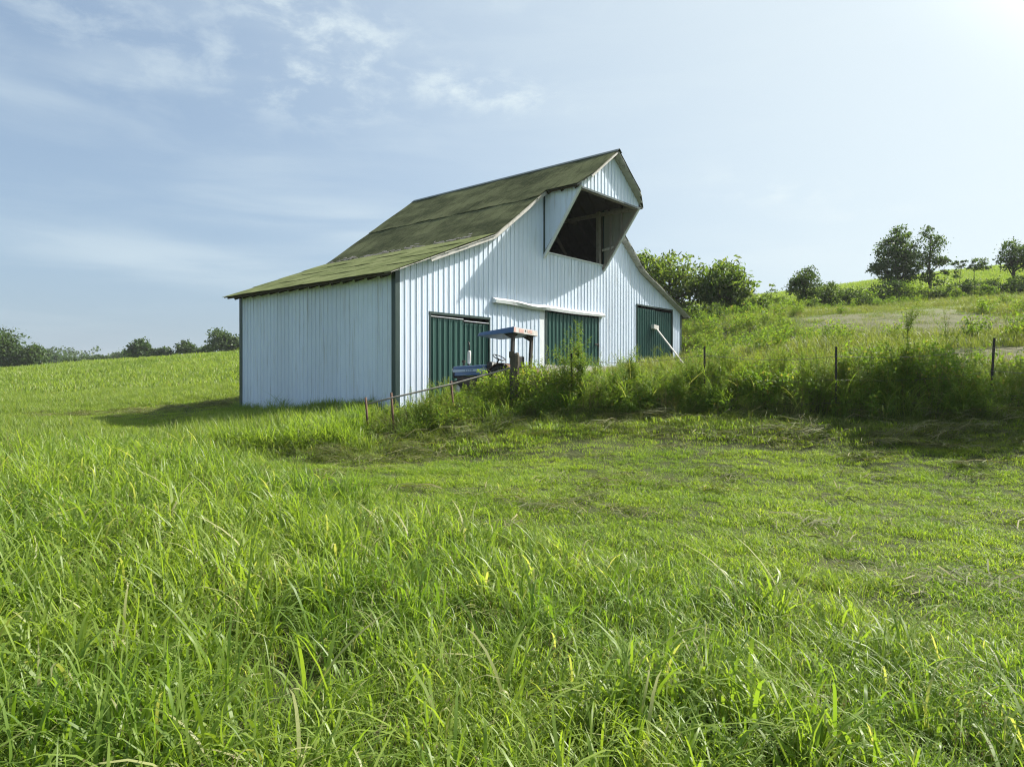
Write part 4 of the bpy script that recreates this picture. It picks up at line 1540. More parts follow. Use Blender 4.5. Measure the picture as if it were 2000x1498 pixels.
K_midshort = kit('short_field_grass', [blades(90, .42, .08, .012, .7, 190 + i, 2, .3, .5) for i in range(3)], M['mown_grass'])
K_far = kit('far_grass', [blades(90, 1.0, .36, .045, .4, 200 + i, 2, .3, .5) for i in range(4)], M['field_grass'])
K_hay = kit('cut_hay', [strands(46, .30, .17, .05, 220 + i) for i in range(4)], M['hay'])
K_flat = kit('flattened_hay', [strands(60, .75, .22, .13, 230 + i, along=0.0) for i in range(4)], M['hay'])
K_stalk = kit('weed_stalk', [weed_stalk(1.0, 240 + i, 64, .12, .2, 4) for i in range(3)] + [weed_stalk(1.0, 250 + i, 90, .09, .26, 7) for i in range(2)], M['weed'])
K_gold = kit('yellow_weed', [weed_stalk(1.0, 260 + i, 84, .105, .17, 5) for i in range(4)], M['weed_yellow'])
K_bush = kit('leafy_weed', [weed_bush(.42, .62, 260, .075, 270 + i) for i in range(4)], M['weed'])
K_dry = kit('dry_weed', [blades(40, .25, .75, .006, .35, 280 + i, 3, .2, .4) for i in range(3)], M['dry_weed'])
K_arch = kit('arching_grass', [blades(26, .16, .85, .014, .75, 290 + i, 6, .55, .35) for i in range(4)], M['tall_grass'])
K_shag = kit('shaggy_grass', [blades(50, .30, .30, .009, 1.1, 310 + i, 4, .75, .5) for i in range(4)], M['shag'])
K_thin = kit('thin_grass', [blades(34, .40, .11, .012, .9, 320 + i, 2, .3, .5) for i in range(3)], M['shag'])
K_slope = kit('slope_grass', [blades(70, .42, .40, .013, .5, 300 + i, 3, .35, .5) for i in range(4)], M['slope_grass'])

# ---- near sward
x, y = wedge(105, 1.0, 13.5)
mow = .85 + .3 * np.sin((y + .10 * x) * 5.2)
h0 = sward(x, y)
h = h0 * (.40 + .55 * vnoise(x, y, .8, 1) + .70 * vnoise(x, y, .28, 21)) * RNG.lognormal(0, .33, len(x)) * np.where(h0 < .13, mow, 1)
fd = fence_dist(x, y)
ok = (fd < -.8) & ~((vnoise(x, y, .22, 31) < .26) & (RNG.uniform(0, 1, len(x)) < .7))
x, y, h = x[ok], y[ok], h[ok]
for nm, kt, lo, hi, nom, den, lab in (('mown_grass', K_short, 0, .125, .08, 1.0, 'short mown grass on the strip in front of the barn'), ('meadow_grass', K_med, .125, .30, .24, .85, 'knee-low meadow grass in the foreground'), ('tall_grass', K_tall, .30, 9, .46, .72, 'tall bright grass standing at the left of the foreground')):
    m = (h >= lo) & (h < hi) & (RNG.uniform(0, 1, len(h)) < den)
    s = np.clip(h[m] / nom, .6, 1.5)
    scatter(nm, kt, place(x[m], y[m]), rots(m.sum(), .14), uni(np.clip(s, .75, 1.2), s), lab)
# an undergrowth of finer grass between the tall blades
m = (h >= .30) & (RNG.uniform(0, 1, len(h)) < .55)
s = RNG.uniform(.7, 1.2, m.sum())
scatter('under_grass', K_med, place(x[m] + .05, y[m] + .04), rots(m.sum(), .18), uni(s), 'fine grass between the taller blades')
# taller canes rising out of the sward
x, y = wedge(10, 1.6, 14.5)
hh = sward(x, y)
cl = vnoise(x, y, 1.5, 8)
ok = (RNG.uniform(0, 1, len(x)) < smooth(hh, .20, .50) * smooth(cl, .35, .75)) & (fence_dist(x, y) < -1)
x, y, hh = x[ok], y[ok], hh[ok]
s = RNG.uniform(.55, 1.15, len(x)) * (.42 + .95 * np.clip(hh, 0, .55))
cx_, cy_ = [], []
for (px, d, n) in ((885, 7.2, 5), (870, 7.3, 3), (925, 7.4, 2), (770, 6.6, 6), (800, 6.9, 5), (1090, 6.0, 3), (1130, 6.2, 4), (1250, 5.9, 2), (1480, 5.2, 4), (560, 8.6, 5), (520, 9.0, 4), (950, 5.6, 3), (700, 7.4, 4)):
    for k in range(n):
        cx_.append(d * (px - 1000) / 1340 + RNG.normal(0, .12)); cy_.append(d + RNG.normal(0, .12))
x = np.concatenate([x, cx_]); y = np.concatenate([y, cy_]); s = np.concatenate([s, RNG.uniform(.45, .8, len(cx_))])
scatter('cane_grass', K_giant, place(x, y), rots(len(x), .12), uni(s), 'broad-bladed canes of grass rising above the meadow')

def seed_stalks(n, rad, h, seed):
    r = np.random.default_rng(seed)
    p0 = np.stack([r.normal(0, rad, n), r.normal(0, rad, n), np.zeros(n)], -1)
    hh_ = h * r.uniform(.7, 1.25, n)
    p1 = p0 + np.stack([r.normal(0, .12, n) * hh_, r.normal(0, .12, n) * hh_, hh_], -1)
    k = np.repeat(np.arange(n), 9)
    f = r.uniform(.78, 1.04, len(k))[:, None]
    c = p0[k] + (p1[k] - p0[k]) * f + r.normal(0, .006, (len(k), 3))
    return join([stems(p0, p1, .0016), leaf_quads(c, .022, r, (0, 0, .3), .35)])


K_seed = kit('seed_stalk', [seed_stalks(7, .10, .48, 330 + i) for i in range(4)], M['dry_weed'])
K_herb = kit('meadow_herb', [weed_bush(.16, .20, 46, .055, 340 + i, .5, 7) for i in range(4)], M['weed'])
x, y = wedge(2.4, 1.6, 13.5)
hh = sward(x, y)
ok = (hh > .17) & (fence_dist(x, y) < -1)
x, y, hh = x[ok], y[ok], hh[ok]
s = RNG.uniform(.6, 1.1, len(x)) * (.5 + 1.1 * hh)
scatter('seed_stalks', K_seed, place(x, y), rots(len(x), .15), uni(s), 'thin tan seed stalks among the meadow grass')
x, y = wedge(3.0, 1.6, 12)
hh = sward(x, y)
ok = (RNG.uniform(0, 1, len(x)) < smooth(vnoise(x, y, 1.1, 41), .4, .8)) & (fence_dist(x, y) < -1.2)
x, y, hh = x[ok], y[ok], hh[ok]
s = RNG.uniform(.5, 1.1, len(x)) * (.35 + 1.8 * hh)
scatter('meadow_herbs', K_herb, place(x, y), rots(len(x), .15), uni(s), 'small leafy herbs in the meadow')

# ---- middle distance
x, y = wedge(20, 13.5, 36, 5)
h = sward(x, y) * (.65 + .7 * vnoise(x, y, 1.6, 2)) * RNG.uniform(.8, 1.2, len(x))
fd = fence_dist(x, y)
ok = (~in_barn(x, y, .15)) & ((fd < -.9) | (x < -4.0))
h = h * (1 - .85 * np.clip(dry_band(x, y) * 1.4, 0, 1) * (x < -8))
x, y, h = x[ok], y[ok], h[ok]
# bright tall tuft before the barn corner
tt, ww = to_barn(x, y)
m = h < .16
scatter('short_field_grass', K_midshort, place(x[m], y[m]), rots(m.sum(), .12), uni(np.clip(h[m] / .08, .7, 1.5)), 'short cropped grass round the barn')
m2 = ~m & (h < 1)
scatter('field_grass', K_mid, place(x[m2], y[m2]), rots(m2.sum(), .12), uni(np.clip(h[m2] / .34, .55, 1.0), np.clip(h[m2] / .34, .5, 1.9)), 'grass of the middle field')
x, y = RNG.uniform(-8.4, -3.5, 5600), RNG.uniform(14.4, 20.2, 5600)
h = sward(x, y)
ok = (h > .36) & (~in_barn(x, y, .15)) & (fence_dist(x, y) < .9)
x, y, h = x[ok], y[ok], h[ok]
s = h / .40 * RNG.uniform(.8, 1.25, len(x))
scatter('tuft_grass', K_tall, place(x, y), rots(len(x), .14), uni(np.clip(s, .9, 1.25), s), 'dense bright tuft of tall grass by the barn corner')

# ---- far fields
x, y = wedge(2.2, 36, 118, 8)
ok = (~in_barn(x, y, 1)) & ((x < 6) | (y > 62))
x, y = x[ok], y[ok]
s = RNG.uniform(.7, 1.2, len(x)) * (.7 + .6 * vnoise(x, y, 6, 4))
scatter('far_field_grass', K_far, place(x, y), rots(len(x), .08), uni(np.clip(s, .8, 1.2), s * .9), 'grass of the far fields')

# ---- cut hay
x, y = wedge(60, 3, 32, 3)
w = dry_band(x, y)
ok = (RNG.uniform(0, 1, len(x)) < w * .12 + .012 * (sward(x, y) < .12)) & (~in_barn(x, y, .2))
x, y = x[ok], y[ok]
scatter('cut_hay', K_hay, place(x, y, -.015), rots(len(x), .1), uni(RNG.uniform(.7, 1.4, len(x))), 'loose dry hay left lying by the mower')
# stalks knocked flat along the foot of the fence
x = RNG.uniform(-5, 22, 9000)
y = RNG.uniform(9, 18, 9000)
fd = fence_dist(x, y)
ok = (fd < -.4) & (fd > -2.2) & (RNG.uniform(0, 1, 9000) < .018 + .055 * smooth(x, 2, 6))
x, y = x[ok], y[ok]
r_ = rots(len(x), .12)
r_[:, 2] = RNG.normal(-.08, .35, len(x))
scatter('flattened_hay', K_flat, place(x, y, -.02), r_, uni(RNG.uniform(.6, 1.2, len(x)), RNG.uniform(.8, 1.8, len(x))), 'stalks knocked flat along the foot of the fence')


x = RNG.uniform(-4.5, 22, 6500)
y = RNG.uniform(9, 18, 6500)
fd = fence_dist(x, y)
ok = (fd < -.4) & (fd > -2.5)
x, y = x[ok], y[ok]
s_ = RNG.uniform(.5, 1.1, len(x)) * smooth(fence_dist(x, y), -2.7, -1.2)
scatter('fence_foot_grass', K_shag, place(x, y), rots(len(x), .25), uni(np.clip(s_, .7, 1.1), s_), 'shaggy half-flattened grass along the foot of the fence')


# ---- weeds along the fence and on the slope
def weed_height(x):
    return np.interp(x, [-4.5, -3.3, -1.5, -.2, .8, 2, 4.7, 6, 7.3, 8.6, 9.6, 10.4, 11.5, 20], [.34, .48, .80, .98, 1.08, 1.1, 1.0, 1.05, 1.3, 1.4, 1.25, .85, .7, .7])


x = RNG.uniform(-4.6, 22, 16000)
y = RNG.uniform(11, 21.5, 16000)
fd = fence_dist(x, y)
t_, w_b = to_barn(x, y)
trx, try_ = x - TX, y - TY
tx_l = trx * VV[0] + try_ * VV[1]
ty_l = -(trx * U[0] + try_ * U[1])
on_tr = (tx_l > -.5) & (tx_l < 2.4) & (np.abs(ty_l) < .72)
base = (fd > -.75) & (fd < 2.6) & (~in_barn(x, y, .12)) & (~on_tr)
shade = np.exp(-((fd - .4) / 1.1) ** 2)
hh = weed_height(x) * (.55 + .45 * shade) * (.72 + .56 * vnoise(x, y, 1.1, 6))
hh = np.where(w_b > -1.3, np.minimum(hh, .55), hh)


def pick(prob, mask):
    return mask & (RNG.uniform(0, 1, len(x)) < prob)


m = pick(np.where(x > 6, .07, .16), base)
scatter('leafy_weeds', K_bush, place(x[m], y[m], .03), rots(m.sum(), .12), uni(np.clip(hh[m] * 1.1, .55, 1.3), hh[m] * 1.15), 'rank leafy weeds along the fence')
m = pick(.12, base)
s = hh[m] * RNG.uniform(.8, 1.35, m.sum())
scatter('weed_stalks', K_stalk, place(x[m], y[m], .02), rots(m.sum(), .13), uni(np.clip(s, .6, 1.3), s), 'upright green weeds along the fence')
m = pick(np.where(x > 4, .22, .13), base)
s = hh[m] * RNG.uniform(.75, 1.35, m.sum())
scatter('yellow_weeds', K_gold, place(x[m], y[m], .02), rots(m.sum(), .14), uni(np.clip(s, .6, 1.3), s), 'yellow-green weeds along the fence')
m = pick(.19, base)
s = hh[m] * RNG.uniform(.7, 1.3, m.sum())
scatter('arching_grass', K_arch, place(x[m], y[m], .02), rots(m.sum(), .2), uni(s), 'long arching grass in the fence row')
m = pick(np.where(x < -1.0, .22, .08), base)
s = hh[m] * RNG.uniform(.7, 1.2, m.sum()) * 1.1
scatter('dry_weeds', K_dry, place(x[m], y[m], .02), rots(m.sum(), .18), uni(s), 'dry brown stems in the fence row')

# slope between the fence, the barn and the hedgerow
x, y = wedge(7, 15, 64, 4, .95)
fd = fence_dist(x, y)
t_, w_b = to_barn(x, y)
ok = (fd > 1.6) & (x > 0) & (~in_barn(x, y, .2)) & (t_ > 3.0) & (bare_soil(x, y) < .55)
pfx, pfy = ft
ok &= ~((np.hypot(x - pfx, y - pfy) < 1.3) | (np.abs(x / y - pfx / pfy) < .022) & (y > 24.5) & (y < 31))
ok &= (y < 46) | (RNG.uniform(0, 1, len(x)) < .6)
x, y, t_, w_b = x[ok], y[ok], t_[ok], w_b[ok]
n1 = vnoise(x, y, 3.2, 9)
n2 = vnoise(x, y, 1.7, 10)
soil = bare_soil(x, y)
near_barn = smooth(np.abs(t_ - BW - 4), 8, 2) * (y < 48)
hs = (.55 + .9 * n1) * (1 - .6 * soil)
m = RNG.uniform(0, 1, len(x)) < .72
scatter('slope_grass', K_slope, place(x[m], y[m]), rots(m.sum(), .13), uni(np.clip(hs[m], .7, 1.2), hs[m]), 'yellowing rough grass on the slope')
m = RNG.uniform(0, 1, len(x)) < .16 * smooth(n2, .45, .75) + .20 * near_barn
scatter('slope_weeds', K_gold, place(x[m], y[m]), rots(m.sum(), .13), uni(RNG.uniform(.55, 1.15, m.sum())), 'yellow-green weeds on the slope')
m = RNG.uniform(0, 1, len(x)) < .10 * smooth(n2, .5, .8) + .13 * near_barn
scatter('slope_leafy_weeds', K_bush, place(x[m], y[m]), rots(m.sum(), .13), uni(RNG.uniform(.7, 1.6, m.sum())), 'leafy weed clumps on the slope')
m = RNG.uniform(0, 1, len(x)) < .14 * smooth(n1, .55, .3) + .14 * (soil > .1)
scatter('slope_dry_weeds', K_dry, place(x[m], y[m]), rots(m.sum(), .2), uni(RNG.uniform(.35, .75, m.sum())), 'dry brown stems on the slope')

x, y = wedge(16, 15, 60, 4, .95)
so = bare_soil(x, y)
ok = (so > .4) & (RNG.uniform(0, 1, len(x)) < .55 * smooth(vnoise(x, y, 1.2, 14), .3, .75)) & (~in_barn(x, y, .3))
x, y = x[ok], y[ok]
s = RNG.uniform(.5, 1.6, len(x))
scatter('soil_grass', K_thin, place(x, y), rots(len(x), .15), uni(np.clip(s, .7, 1.2), s), 'thin dry grass on the bare soil')

x, y = wedge(3, 15, 60, 4, .95)
ok = (bare_soil(x, y) > .3) & (RNG.uniform(0, 1, len(x)) < .35 * smooth(vnoise(x, y, 1.9, 17), .35, .8)) & (~in_barn(x, y, .3))
x, y = x[ok], y[ok]
s = RNG.uniform(.35, .85, len(x))
scatter('soil_weeds', K_slope, place(x, y), rots(len(x), .15), uni(s), 'rough grass tufts scattered over the bare soil')

# weeds at the foot of the barn's walls
w = RNG.uniform(0, BL, 110)
q = RNG.uniform(.15, .7, 110)
bx = np.array([B(-a, b) for a, b in zip(q, w)])
s = RNG.uniform(.2, .5, 110) * (1 + .9 * (np.abs(w - 5.6) < .5))
scatter('wall_foot_weeds', K_arch, place(bx[:, 0], bx[:, 1]), rots(110, .15), uni(s), 'straggling grass at the foot of the side wall')


# ------------------------------------------------------------------ trees and bushes
def crown_mesh(name, blobs, n, leaf, mat, seed, clus=26, asp=.5, shell=.55, droop=.3, spread=.24):
    """leaves grouped in sprays through the crown; blobs: (x, y, z, r)"""
    r = np.random.default_rng(seed)
    bl = np.array(blobs, float)
    nc = max(6, n // clus)
    wgt = bl[:, 3] ** 2
    i = r.choice(len(bl), nc, p=wgt / wgt.sum())
    d = r.normal(size=(nc, 3))
    d /= np.linalg.norm(d, axis=1)[:, None]
    d[:, 2] = np.where(d[:, 2] < -.3, d[:, 2] * .6, d[:, 2])
    rad = bl[i, 3] * (shell + (1.08 - shell) * r.uniform(0, 1, nc) ** .7)
    c = bl[i, :3] + d * rad[:, None]
    k = r.integers(0, nc, n)
    sp = bl[i, 3] * spread * r.uniform(.6, 1.3, nc)
    off = r.normal(size=(n, 3)) * sp[k][:, None] * np.array([1, 1, .55])
    off[:, 2] -= np.linalg.norm(off[:, :2], axis=1) * droop
    V, F = leaf_quads(c[k] + off, leaf, r, (0, 0, .9), asp, droop)
    return np_mesh(name, V, F, mat)


def trunk_mesh(name, blobs, base_r, seed, stems_=1, n_lim=7):
    r = random.Random(seed)
    mb = MB()
    cx = sum(b[0] for b in blobs) / len(blobs)
    cy = sum(b[1] for b in blobs) / len(blobs)
    top_b = max(blobs, key=lambda b: b[2])
    for s in range(stems_):
        ox, oy = (0, 0) if stems_ == 1 else (r.uniform(-.3, .3), r.uniform(-.2, .2))
        zt = top_b[2] + top_b[3] * .35
        pts, rad = [], []
        for i in range(7):
            f = i / 6
            pts.append((ox + (top_b[0] * f * .8 + cx * .2 * f) + r.uniform(-.05, .05) * zt * .3, oy + top_b[1] * f + r.uniform(-.05, .05) * zt * .2, -.4 + (zt + .4) * f))
            rad.append(base_r * (1 - .86 * f) * (1.35 if i == 0 else 1))
        mb.tube(pts, rad, 7)
        for b in blobs:
            zs = max(.3, b[2] - b[3] * r.uniform(.9, 1.6))
            f = min(.95, max(.12, (zs + .4) / (zt + .4)))
            k = f * 6
            j = min(5, int(k))
            p = Vector(pts[j]).lerp(Vector(pts[j + 1]), k - j)
            e = Vector((b[0] + r.uniform(-.3, .3) * b[3], b[1] + r.uniform(-.3, .3) * b[3], b[2] + b[3] * .3))
            m = p.lerp(e, .5) + Vector((0, 0, -.06 * (e - p).length))
            rr_ = base_r * (1 - .86 * f) * .6
            mb.tube([p, m, e], [rr_, rr_ * .65, rr_ * .25], 6)
            for q in range(3):
                e2 = e + Vector((r.uniform(-1, 1), r.uniform(-1, 1), r.uniform(-.2, .9))) * b[3] * .75
                mb.tube([m.lerp(e, .4), e2], [rr_ * .4, rr_ * .12], 5)
    return mb.mesh(name, M['bark'], True)


SEED = [400]


def tree(px, d, blobs_px, label, leaf, n, mat='leaf_near', base_r=.16, name='tree', cat='tree', group=None, asp=.5, clus=26, depth_k=.9, shell=.5, droop=.3, stems_=1, spread=.24):
    """blobs as (px, py, r_px) measured on the photograph at distance d"""
    SEED[0] += 1
    r = random.Random(SEED[0])
    x0, y0, _ = P(px, 0, d)
    z0 = gz(x0, y0)
    k = d / 1340
    bl = []
    for (bx, by, br) in blobs_px:
        X = k * (bx - px)
        Z = CAM_Z + (742 - by) * k - z0
        for rep in range(2 if br > 16 else 1):
            bl.append((X + (r.uniform(-.25, .25) * br * k if rep else 0), (r.uniform(.2, .9) * (1 if rep else -1)) * br * k * depth_k * .6, Z + (r.uniform(-.2, .2) * br * k if rep else 0), br * k * (1 if not rep else .92)))
    o = empty(name, (x0, y0, z0), 0, label, cat, group)
    link('trunk', trunk_mesh('trunk', bl, base_r, SEED[0], stems_), o)
    link('crown', crown_mesh('crown', bl, n, leaf, M[mat], SEED[0], clus, asp, shell, droop, spread), o)
    return o


HG = 'trees on the slope behind the barn'
tree(1300, 46, [(1262, 532, 38), (1308, 524, 36), (1342, 552, 34), (1286, 568, 40), (1340, 590, 26), (1250, 575, 30), (1300, 600, 26), (1362, 566, 22), (1248, 540, 26)], 'broad leafy tree rising directly behind the barn roof', .36, 6000, 'leaf_near', .2, group=HG, asp=.36, clus=16)
tree(1415, 45, [(1418, 540, 36), (1444, 562, 28), (1392, 572, 30), (1424, 590, 30), (1452, 588, 18), (1396, 606, 22)], 'rounded leafy tree standing just clear of the barn roof', .34, 5200, 'leaf_near', .2, group=HG, asp=.36, clus=16)
tree(1496, 47, [(1496, 585, 16), (1508, 566, 10), (1484, 604, 16), (1512, 602, 14)], 'thin pale sapling between the rounded tree and the vine-draped tree', .22, 900, 'leaf_near', .05, group=HG, asp=.36, clus=14)
tree(1570, 52, [(1573, 538, 22), (1560, 556, 20), (1588, 562, 16), (1547, 556, 9), (1572, 584, 17), (1566, 602, 16)], 'dark vine-draped tree like a mushroom, alone on the skyline', .17, 4600, 'leaf_dark', .16, group=HG, droop=.9, shell=.6)
tree(1747, 60, [(1755, 462, 20), (1738, 484, 24), (1770, 492, 24), (1752, 512, 28), (1718, 524, 18), (1778, 524, 20), (1735, 545, 18), (1765, 550, 17)], 'tallest dark full-crowned tree on the right skyline', .24, 7000, 'leaf_dark', .2, group=HG, spread=.28)
tree(1818, 60, [(1810, 460, 15), (1822, 476, 18), (1816, 506, 20), (1838, 512, 14), (1810, 540, 18), (1828, 556, 16), (1846, 530, 9)], 'tall thin see-through tree beside the tallest one', .22, 2600, 'leaf_dark', .15, group=HG, spread=.32, shell=.3)
tree(1868, 62, [(1862, 514, 7), (1874, 522, 8), (1868, 536, 9), (1880, 512, 5)], 'small wispy sapling on the skyline right of the thin tree', .2, 420, 'leaf_dark', .05, group=HG, spread=.4)
tree(1903, 62, [(1896, 508, 8), (1916, 512, 10), (1908, 522, 9), (1926, 520, 7), (1892, 522, 6)], 'leaning small sapling next to the spreading tree at the frame edge', .2, 620, 'leaf_dark', .05, group=HG, spread=.4)
tree(1975, 60, [(1978, 490, 20), (1956, 506, 15), (1996, 500, 20), (1972, 515, 18), (2015, 510, 18)], 'spreading flat-topped tree cut by the right frame edge', .22, 3000, 'leaf_dark', .14, group=HG, spread=.3, stems_=2)
tree(2100, 58, [(2090, 500, 26), (2115, 520, 26), (2080, 540, 20)], 'bushy tree beyond the right end of the hedgerow', .24, 2600, 'leaf_dark', .14, group=HG)
# two trees just right of the view: their shade falls on the mown edge
for (x0, y0, hc, rc, lab) in ((16.4, 18.0, 6.6, 1.4, 'broad tree right of the fence shading the mown edge'),):
    z0 = gz(x0, y0)
    SEED[0] += 1
    bl = [(0, 0, hc, rc * .7), (-rc * .45, .2, hc - .4, rc * .55), (rc * .45, -.2, hc - .3, rc * .55), (0, rc * .4, hc + .3, rc * .6), (.2, -rc * .4, hc - .5, rc * .55)]
    o = empty('tree', (x0, y0, z0), 0, lab, 'tree')
    link('trunk', trunk_mesh('trunk', bl, .2, SEED[0]), o)
    link('crown', crown_mesh('crown', bl, 9000, .22, M['leaf_near'], SEED[0], shell=.35, spread=.2), o)

BG = 'bushes of the hedgerow on the slope'
for (px, d, bl, lab, mt, n) in (
    (1540, 46, [(1532, 606, 16), (1552, 612, 14)], 'low pale bush left of the mushroom-shaped tree', 'weed', 1300),
    (1618, 53, [(1612, 572, 16), (1624, 586, 18), (1606, 596, 16)], 'dark bush against the right side of the mushroom-shaped tree', 'leaf_dark', 2200),
    (1660, 54, [(1646, 588, 16), (1668, 586, 18), (1688, 594, 14)], 'long low clipped-looking bush between the two dark trees', 'leaf_dark', 2400),
    (1722, 57, [(1712, 574, 16), (1738, 570, 16), (1725, 590, 18)], 'dense bush under the tallest tree', 'leaf_dark', 2200),
    (1775, 57, [(1770, 572, 15), (1788, 584, 14)], 'light green bush between the two tall trunks', 'weed', 1700),
    (1835, 57, [(1826, 580, 14), (1848, 578, 15)], 'bush at the foot of the thin tree', 'leaf_near', 1600),
    (1888, 57, [(1872, 572, 14), (1892, 566, 15), (1906, 576, 13)], 'dark mound of a bush under the small saplings', 'leaf_dark', 2000),
    (1935, 57, [(1932, 562, 15), (1946, 570, 13)], 'round dark bush left of the spreading tree', 'leaf_dark', 1800),
    (1980, 56, [(1972, 566, 13), (1992, 560, 16)], 'bush under the spreading tree at the frame edge', 'leaf_dark', 1800),
    (1695, 56, [(1688, 586, 15), (1704, 590, 14)], 'low pale bush left of the bush under the tallest tree', 'weed', 1400),
    (1806, 57, [(1800, 578, 13), (1814, 584, 13)], 'pale scrubby bush between the two tall trunks and the thin tree', 'leaf_near', 1400),
    (1860, 56, [(1856, 584, 11), (1868, 580, 11)], 'small pale bush at the left foot of the saplings', 'weed', 1000),
    (1915, 56, [(1908, 580, 11), (1922, 574, 12)], 'small pale bush between two dark mounds at the right', 'weed', 1100),
    (1580, 50, [(1574, 604, 14), (1594, 602, 13)], 'low bush at the foot of the mushroom-shaped tree', 'leaf_near', 1300),
    (1484, 43, [(1474, 594, 17), (1492, 600, 16), (1464, 608, 14)], 'feathery pale bush filling the gap left of the mushroom-shaped tree', 'leaf_near', 1700),
    (1528, 47, [(1522, 596, 14), (1538, 602, 13)], 'small rounded bush just left of the mushroom-shaped trunk', 'leaf_near', 1300),
    (1505, 45, [(1496, 612, 14), (1516, 610, 14)], 'bush at the foot of the pale sapling', 'weed', 1300),
    (1388, 40, [(1376, 622, 16), (1396, 614, 16), (1352, 618, 16)], 'dark bush under the rounded tree by the barn', 'leaf_dark', 1900),
    (1440, 41, [(1430, 618, 14), (1456, 612, 16), (1476, 616, 14)], 'leafy sumac-like bush in front of the rounded tree', 'weed', 1800),
):
    tree(px, d, [(a, b - 2, c * 1.22) for a, b, c in bl], lab, .18, int(n * 1.25), mt, .05, 'bush', 'bush', BG, stems_=2)

FG = 'trees along the far edge of the left field'
for (px, d, bl, lab, n, lf) in (
    (2, 112, [(0, 662, 26), (-18, 680, 34), (18, 684, 20), (-5, 705, 26)], 'large round tree cut by the left frame edge', 4200, .55),
    (58, 112, [(42, 700, 18), (62, 692, 18), (78, 704, 14), (30, 712, 14)], 'wide light green bush beside the large tree at the left edge', 3000, .5),
    (98, 210, [(92, 696, 12), (106, 700, 12)], 'bluish distant tree behind the wide green bush', 1600, .8),
    (122, 240, [(118, 702, 9), (132, 704, 9)], 'small bluish distant tree right of the wide bush', 1200, .8),
    (142, 150, [(136, 708, 9), (150, 707, 9)], 'low light green tree on the skyline', 1300, .55),
    (176, 165, [(166, 706, 9), (186, 705, 9)], 'low broad green tree before the distant wood', 1500, .6),
    (202, 170, [(198, 700, 9), (208, 702, 8)], 'small dark tree in the dip of the skyline', 1200, .6),
    (238, 230, [(230, 698, 9), (248, 696, 9)], 'distant hazy tree left of the round dark tree', 1300, .8),
    (277, 125, [(274, 680, 17), (286, 688, 14), (264, 692, 12)], 'round dark tree in the middle of the left skyline', 2600, .5),
    (252, 128, [(250, 694, 10), (258, 696, 8)], 'small dark bush hugging the round dark tree', 900, .5),
    (316, 125, [(308, 690, 11), (326, 688, 11), (338, 692, 9)], 'low row-shaped tree right of the round dark tree', 1900, .48),
    (364, 125, [(360, 680, 13), (372, 684, 12)], 'middling round tree on the left skyline', 1900, .48),
    (396, 125, [(390, 690, 10), (404, 686, 11)], 'low dark tree between the round tree and the wide oak', 1500, .48),
    (438, 122, [(432, 664, 20), (448, 668, 18), (418, 674, 14), (456, 682, 13), (436, 682, 16)], 'wide spreading dark tree left of the barn', 3800, .5),
    (470, 122, [(466, 674, 16), (480, 680, 16)], 'tree half hidden by the barn corner', 2200, .5),
):
    tree(px, d, bl, lab, lf, n, 'leaf_far', .3, group=FG, clus=18, spread=.3)

# a far wood that reads as one mass
bl = []
rr = random.Random(77)
for i in range(60):
    px = -400 + i * 22 + rr.uniform(-8, 8)
    d = rr.uniform(270, 330)
    x0, y0, z0 = P(px, rr.uniform(694, 704), d)
    bl.append((x0, y0, z0, rr.uniform(3.0, 4.6)))
    bl.append((x0 + rr.uniform(-3, 3), y0 + 3, z0 - 5, 5))
o = link('distant_wood', crown_mesh('distant_wood', bl, 16000, 1.3, M['leaf_far'], 991, 14, .6, .5, .2, .3))
tag(o, 'distant wood behind the left field', None, None, 'stuff')


# ---- single tall weeds and tangled bushes in the fence row
def weed(px, d, top, label, mat='weed', seed=0, nl=110, ll=.15, asp=.2, br=6):
    x0, y0, _ = P(px, 0, d)
    z0 = gz(x0, y0)
    h = P(px, top, d)[2] - z0
    o = link('tall_weed', np_mesh('tall_weed', *weed_stalk(h, 600 + seed, nl, ll, asp, br, .2), M[mat]), None, (x0, y0, z0 - .02))
    return tag(o, label, 'weed', 'tall weeds standing above the fence row')


weed(1124, 16.7, 622, 'tallest feathery weed in front of the middle green door', 'weed', 1, 330, .19, .13, 12)
weed(1104, 16.9, 660, 'shorter weed left of the feathery one before the middle door', 'weed', 2, 170, .17, .18, 6)
weed(1140, 17.0, 668, 'bushy weed right of the feathery one before the middle door', 'weed', 3, 180, .17, .18, 7)
weed(1768, 15.6, 588, 'tall pale weed rising against the bare soil patch', 'weed_yellow', 4, 300, .20, .12, 14)
weed(1852, 16.4, 604, 'slender bluish weed with a tufted top near the right edge', 'weed', 5, 190, .17, .15, 6)
weed(1222, 17.4, 684, 'leafy weed left of the rightmost door by the footing', 'weed', 6, 150, .20, .2, 5)
weed(1240, 17.6, 676, 'leafy weed before the white wall right of the footing', 'weed', 7, 150, .20, .2, 5)
weed(1400, 21.0, 668, 'lone weed on the slope right of the leaning pole', 'weed_yellow', 8, 90, .13, .2, 4)
weed(1480, 16.4, 700, 'weed rising between two steel posts', 'weed', 9, 100, .13, .24, 5)
weed(1590, 15.9, 690, 'weed beside the third steel post', 'weed', 10, 100, .13, .24, 5)


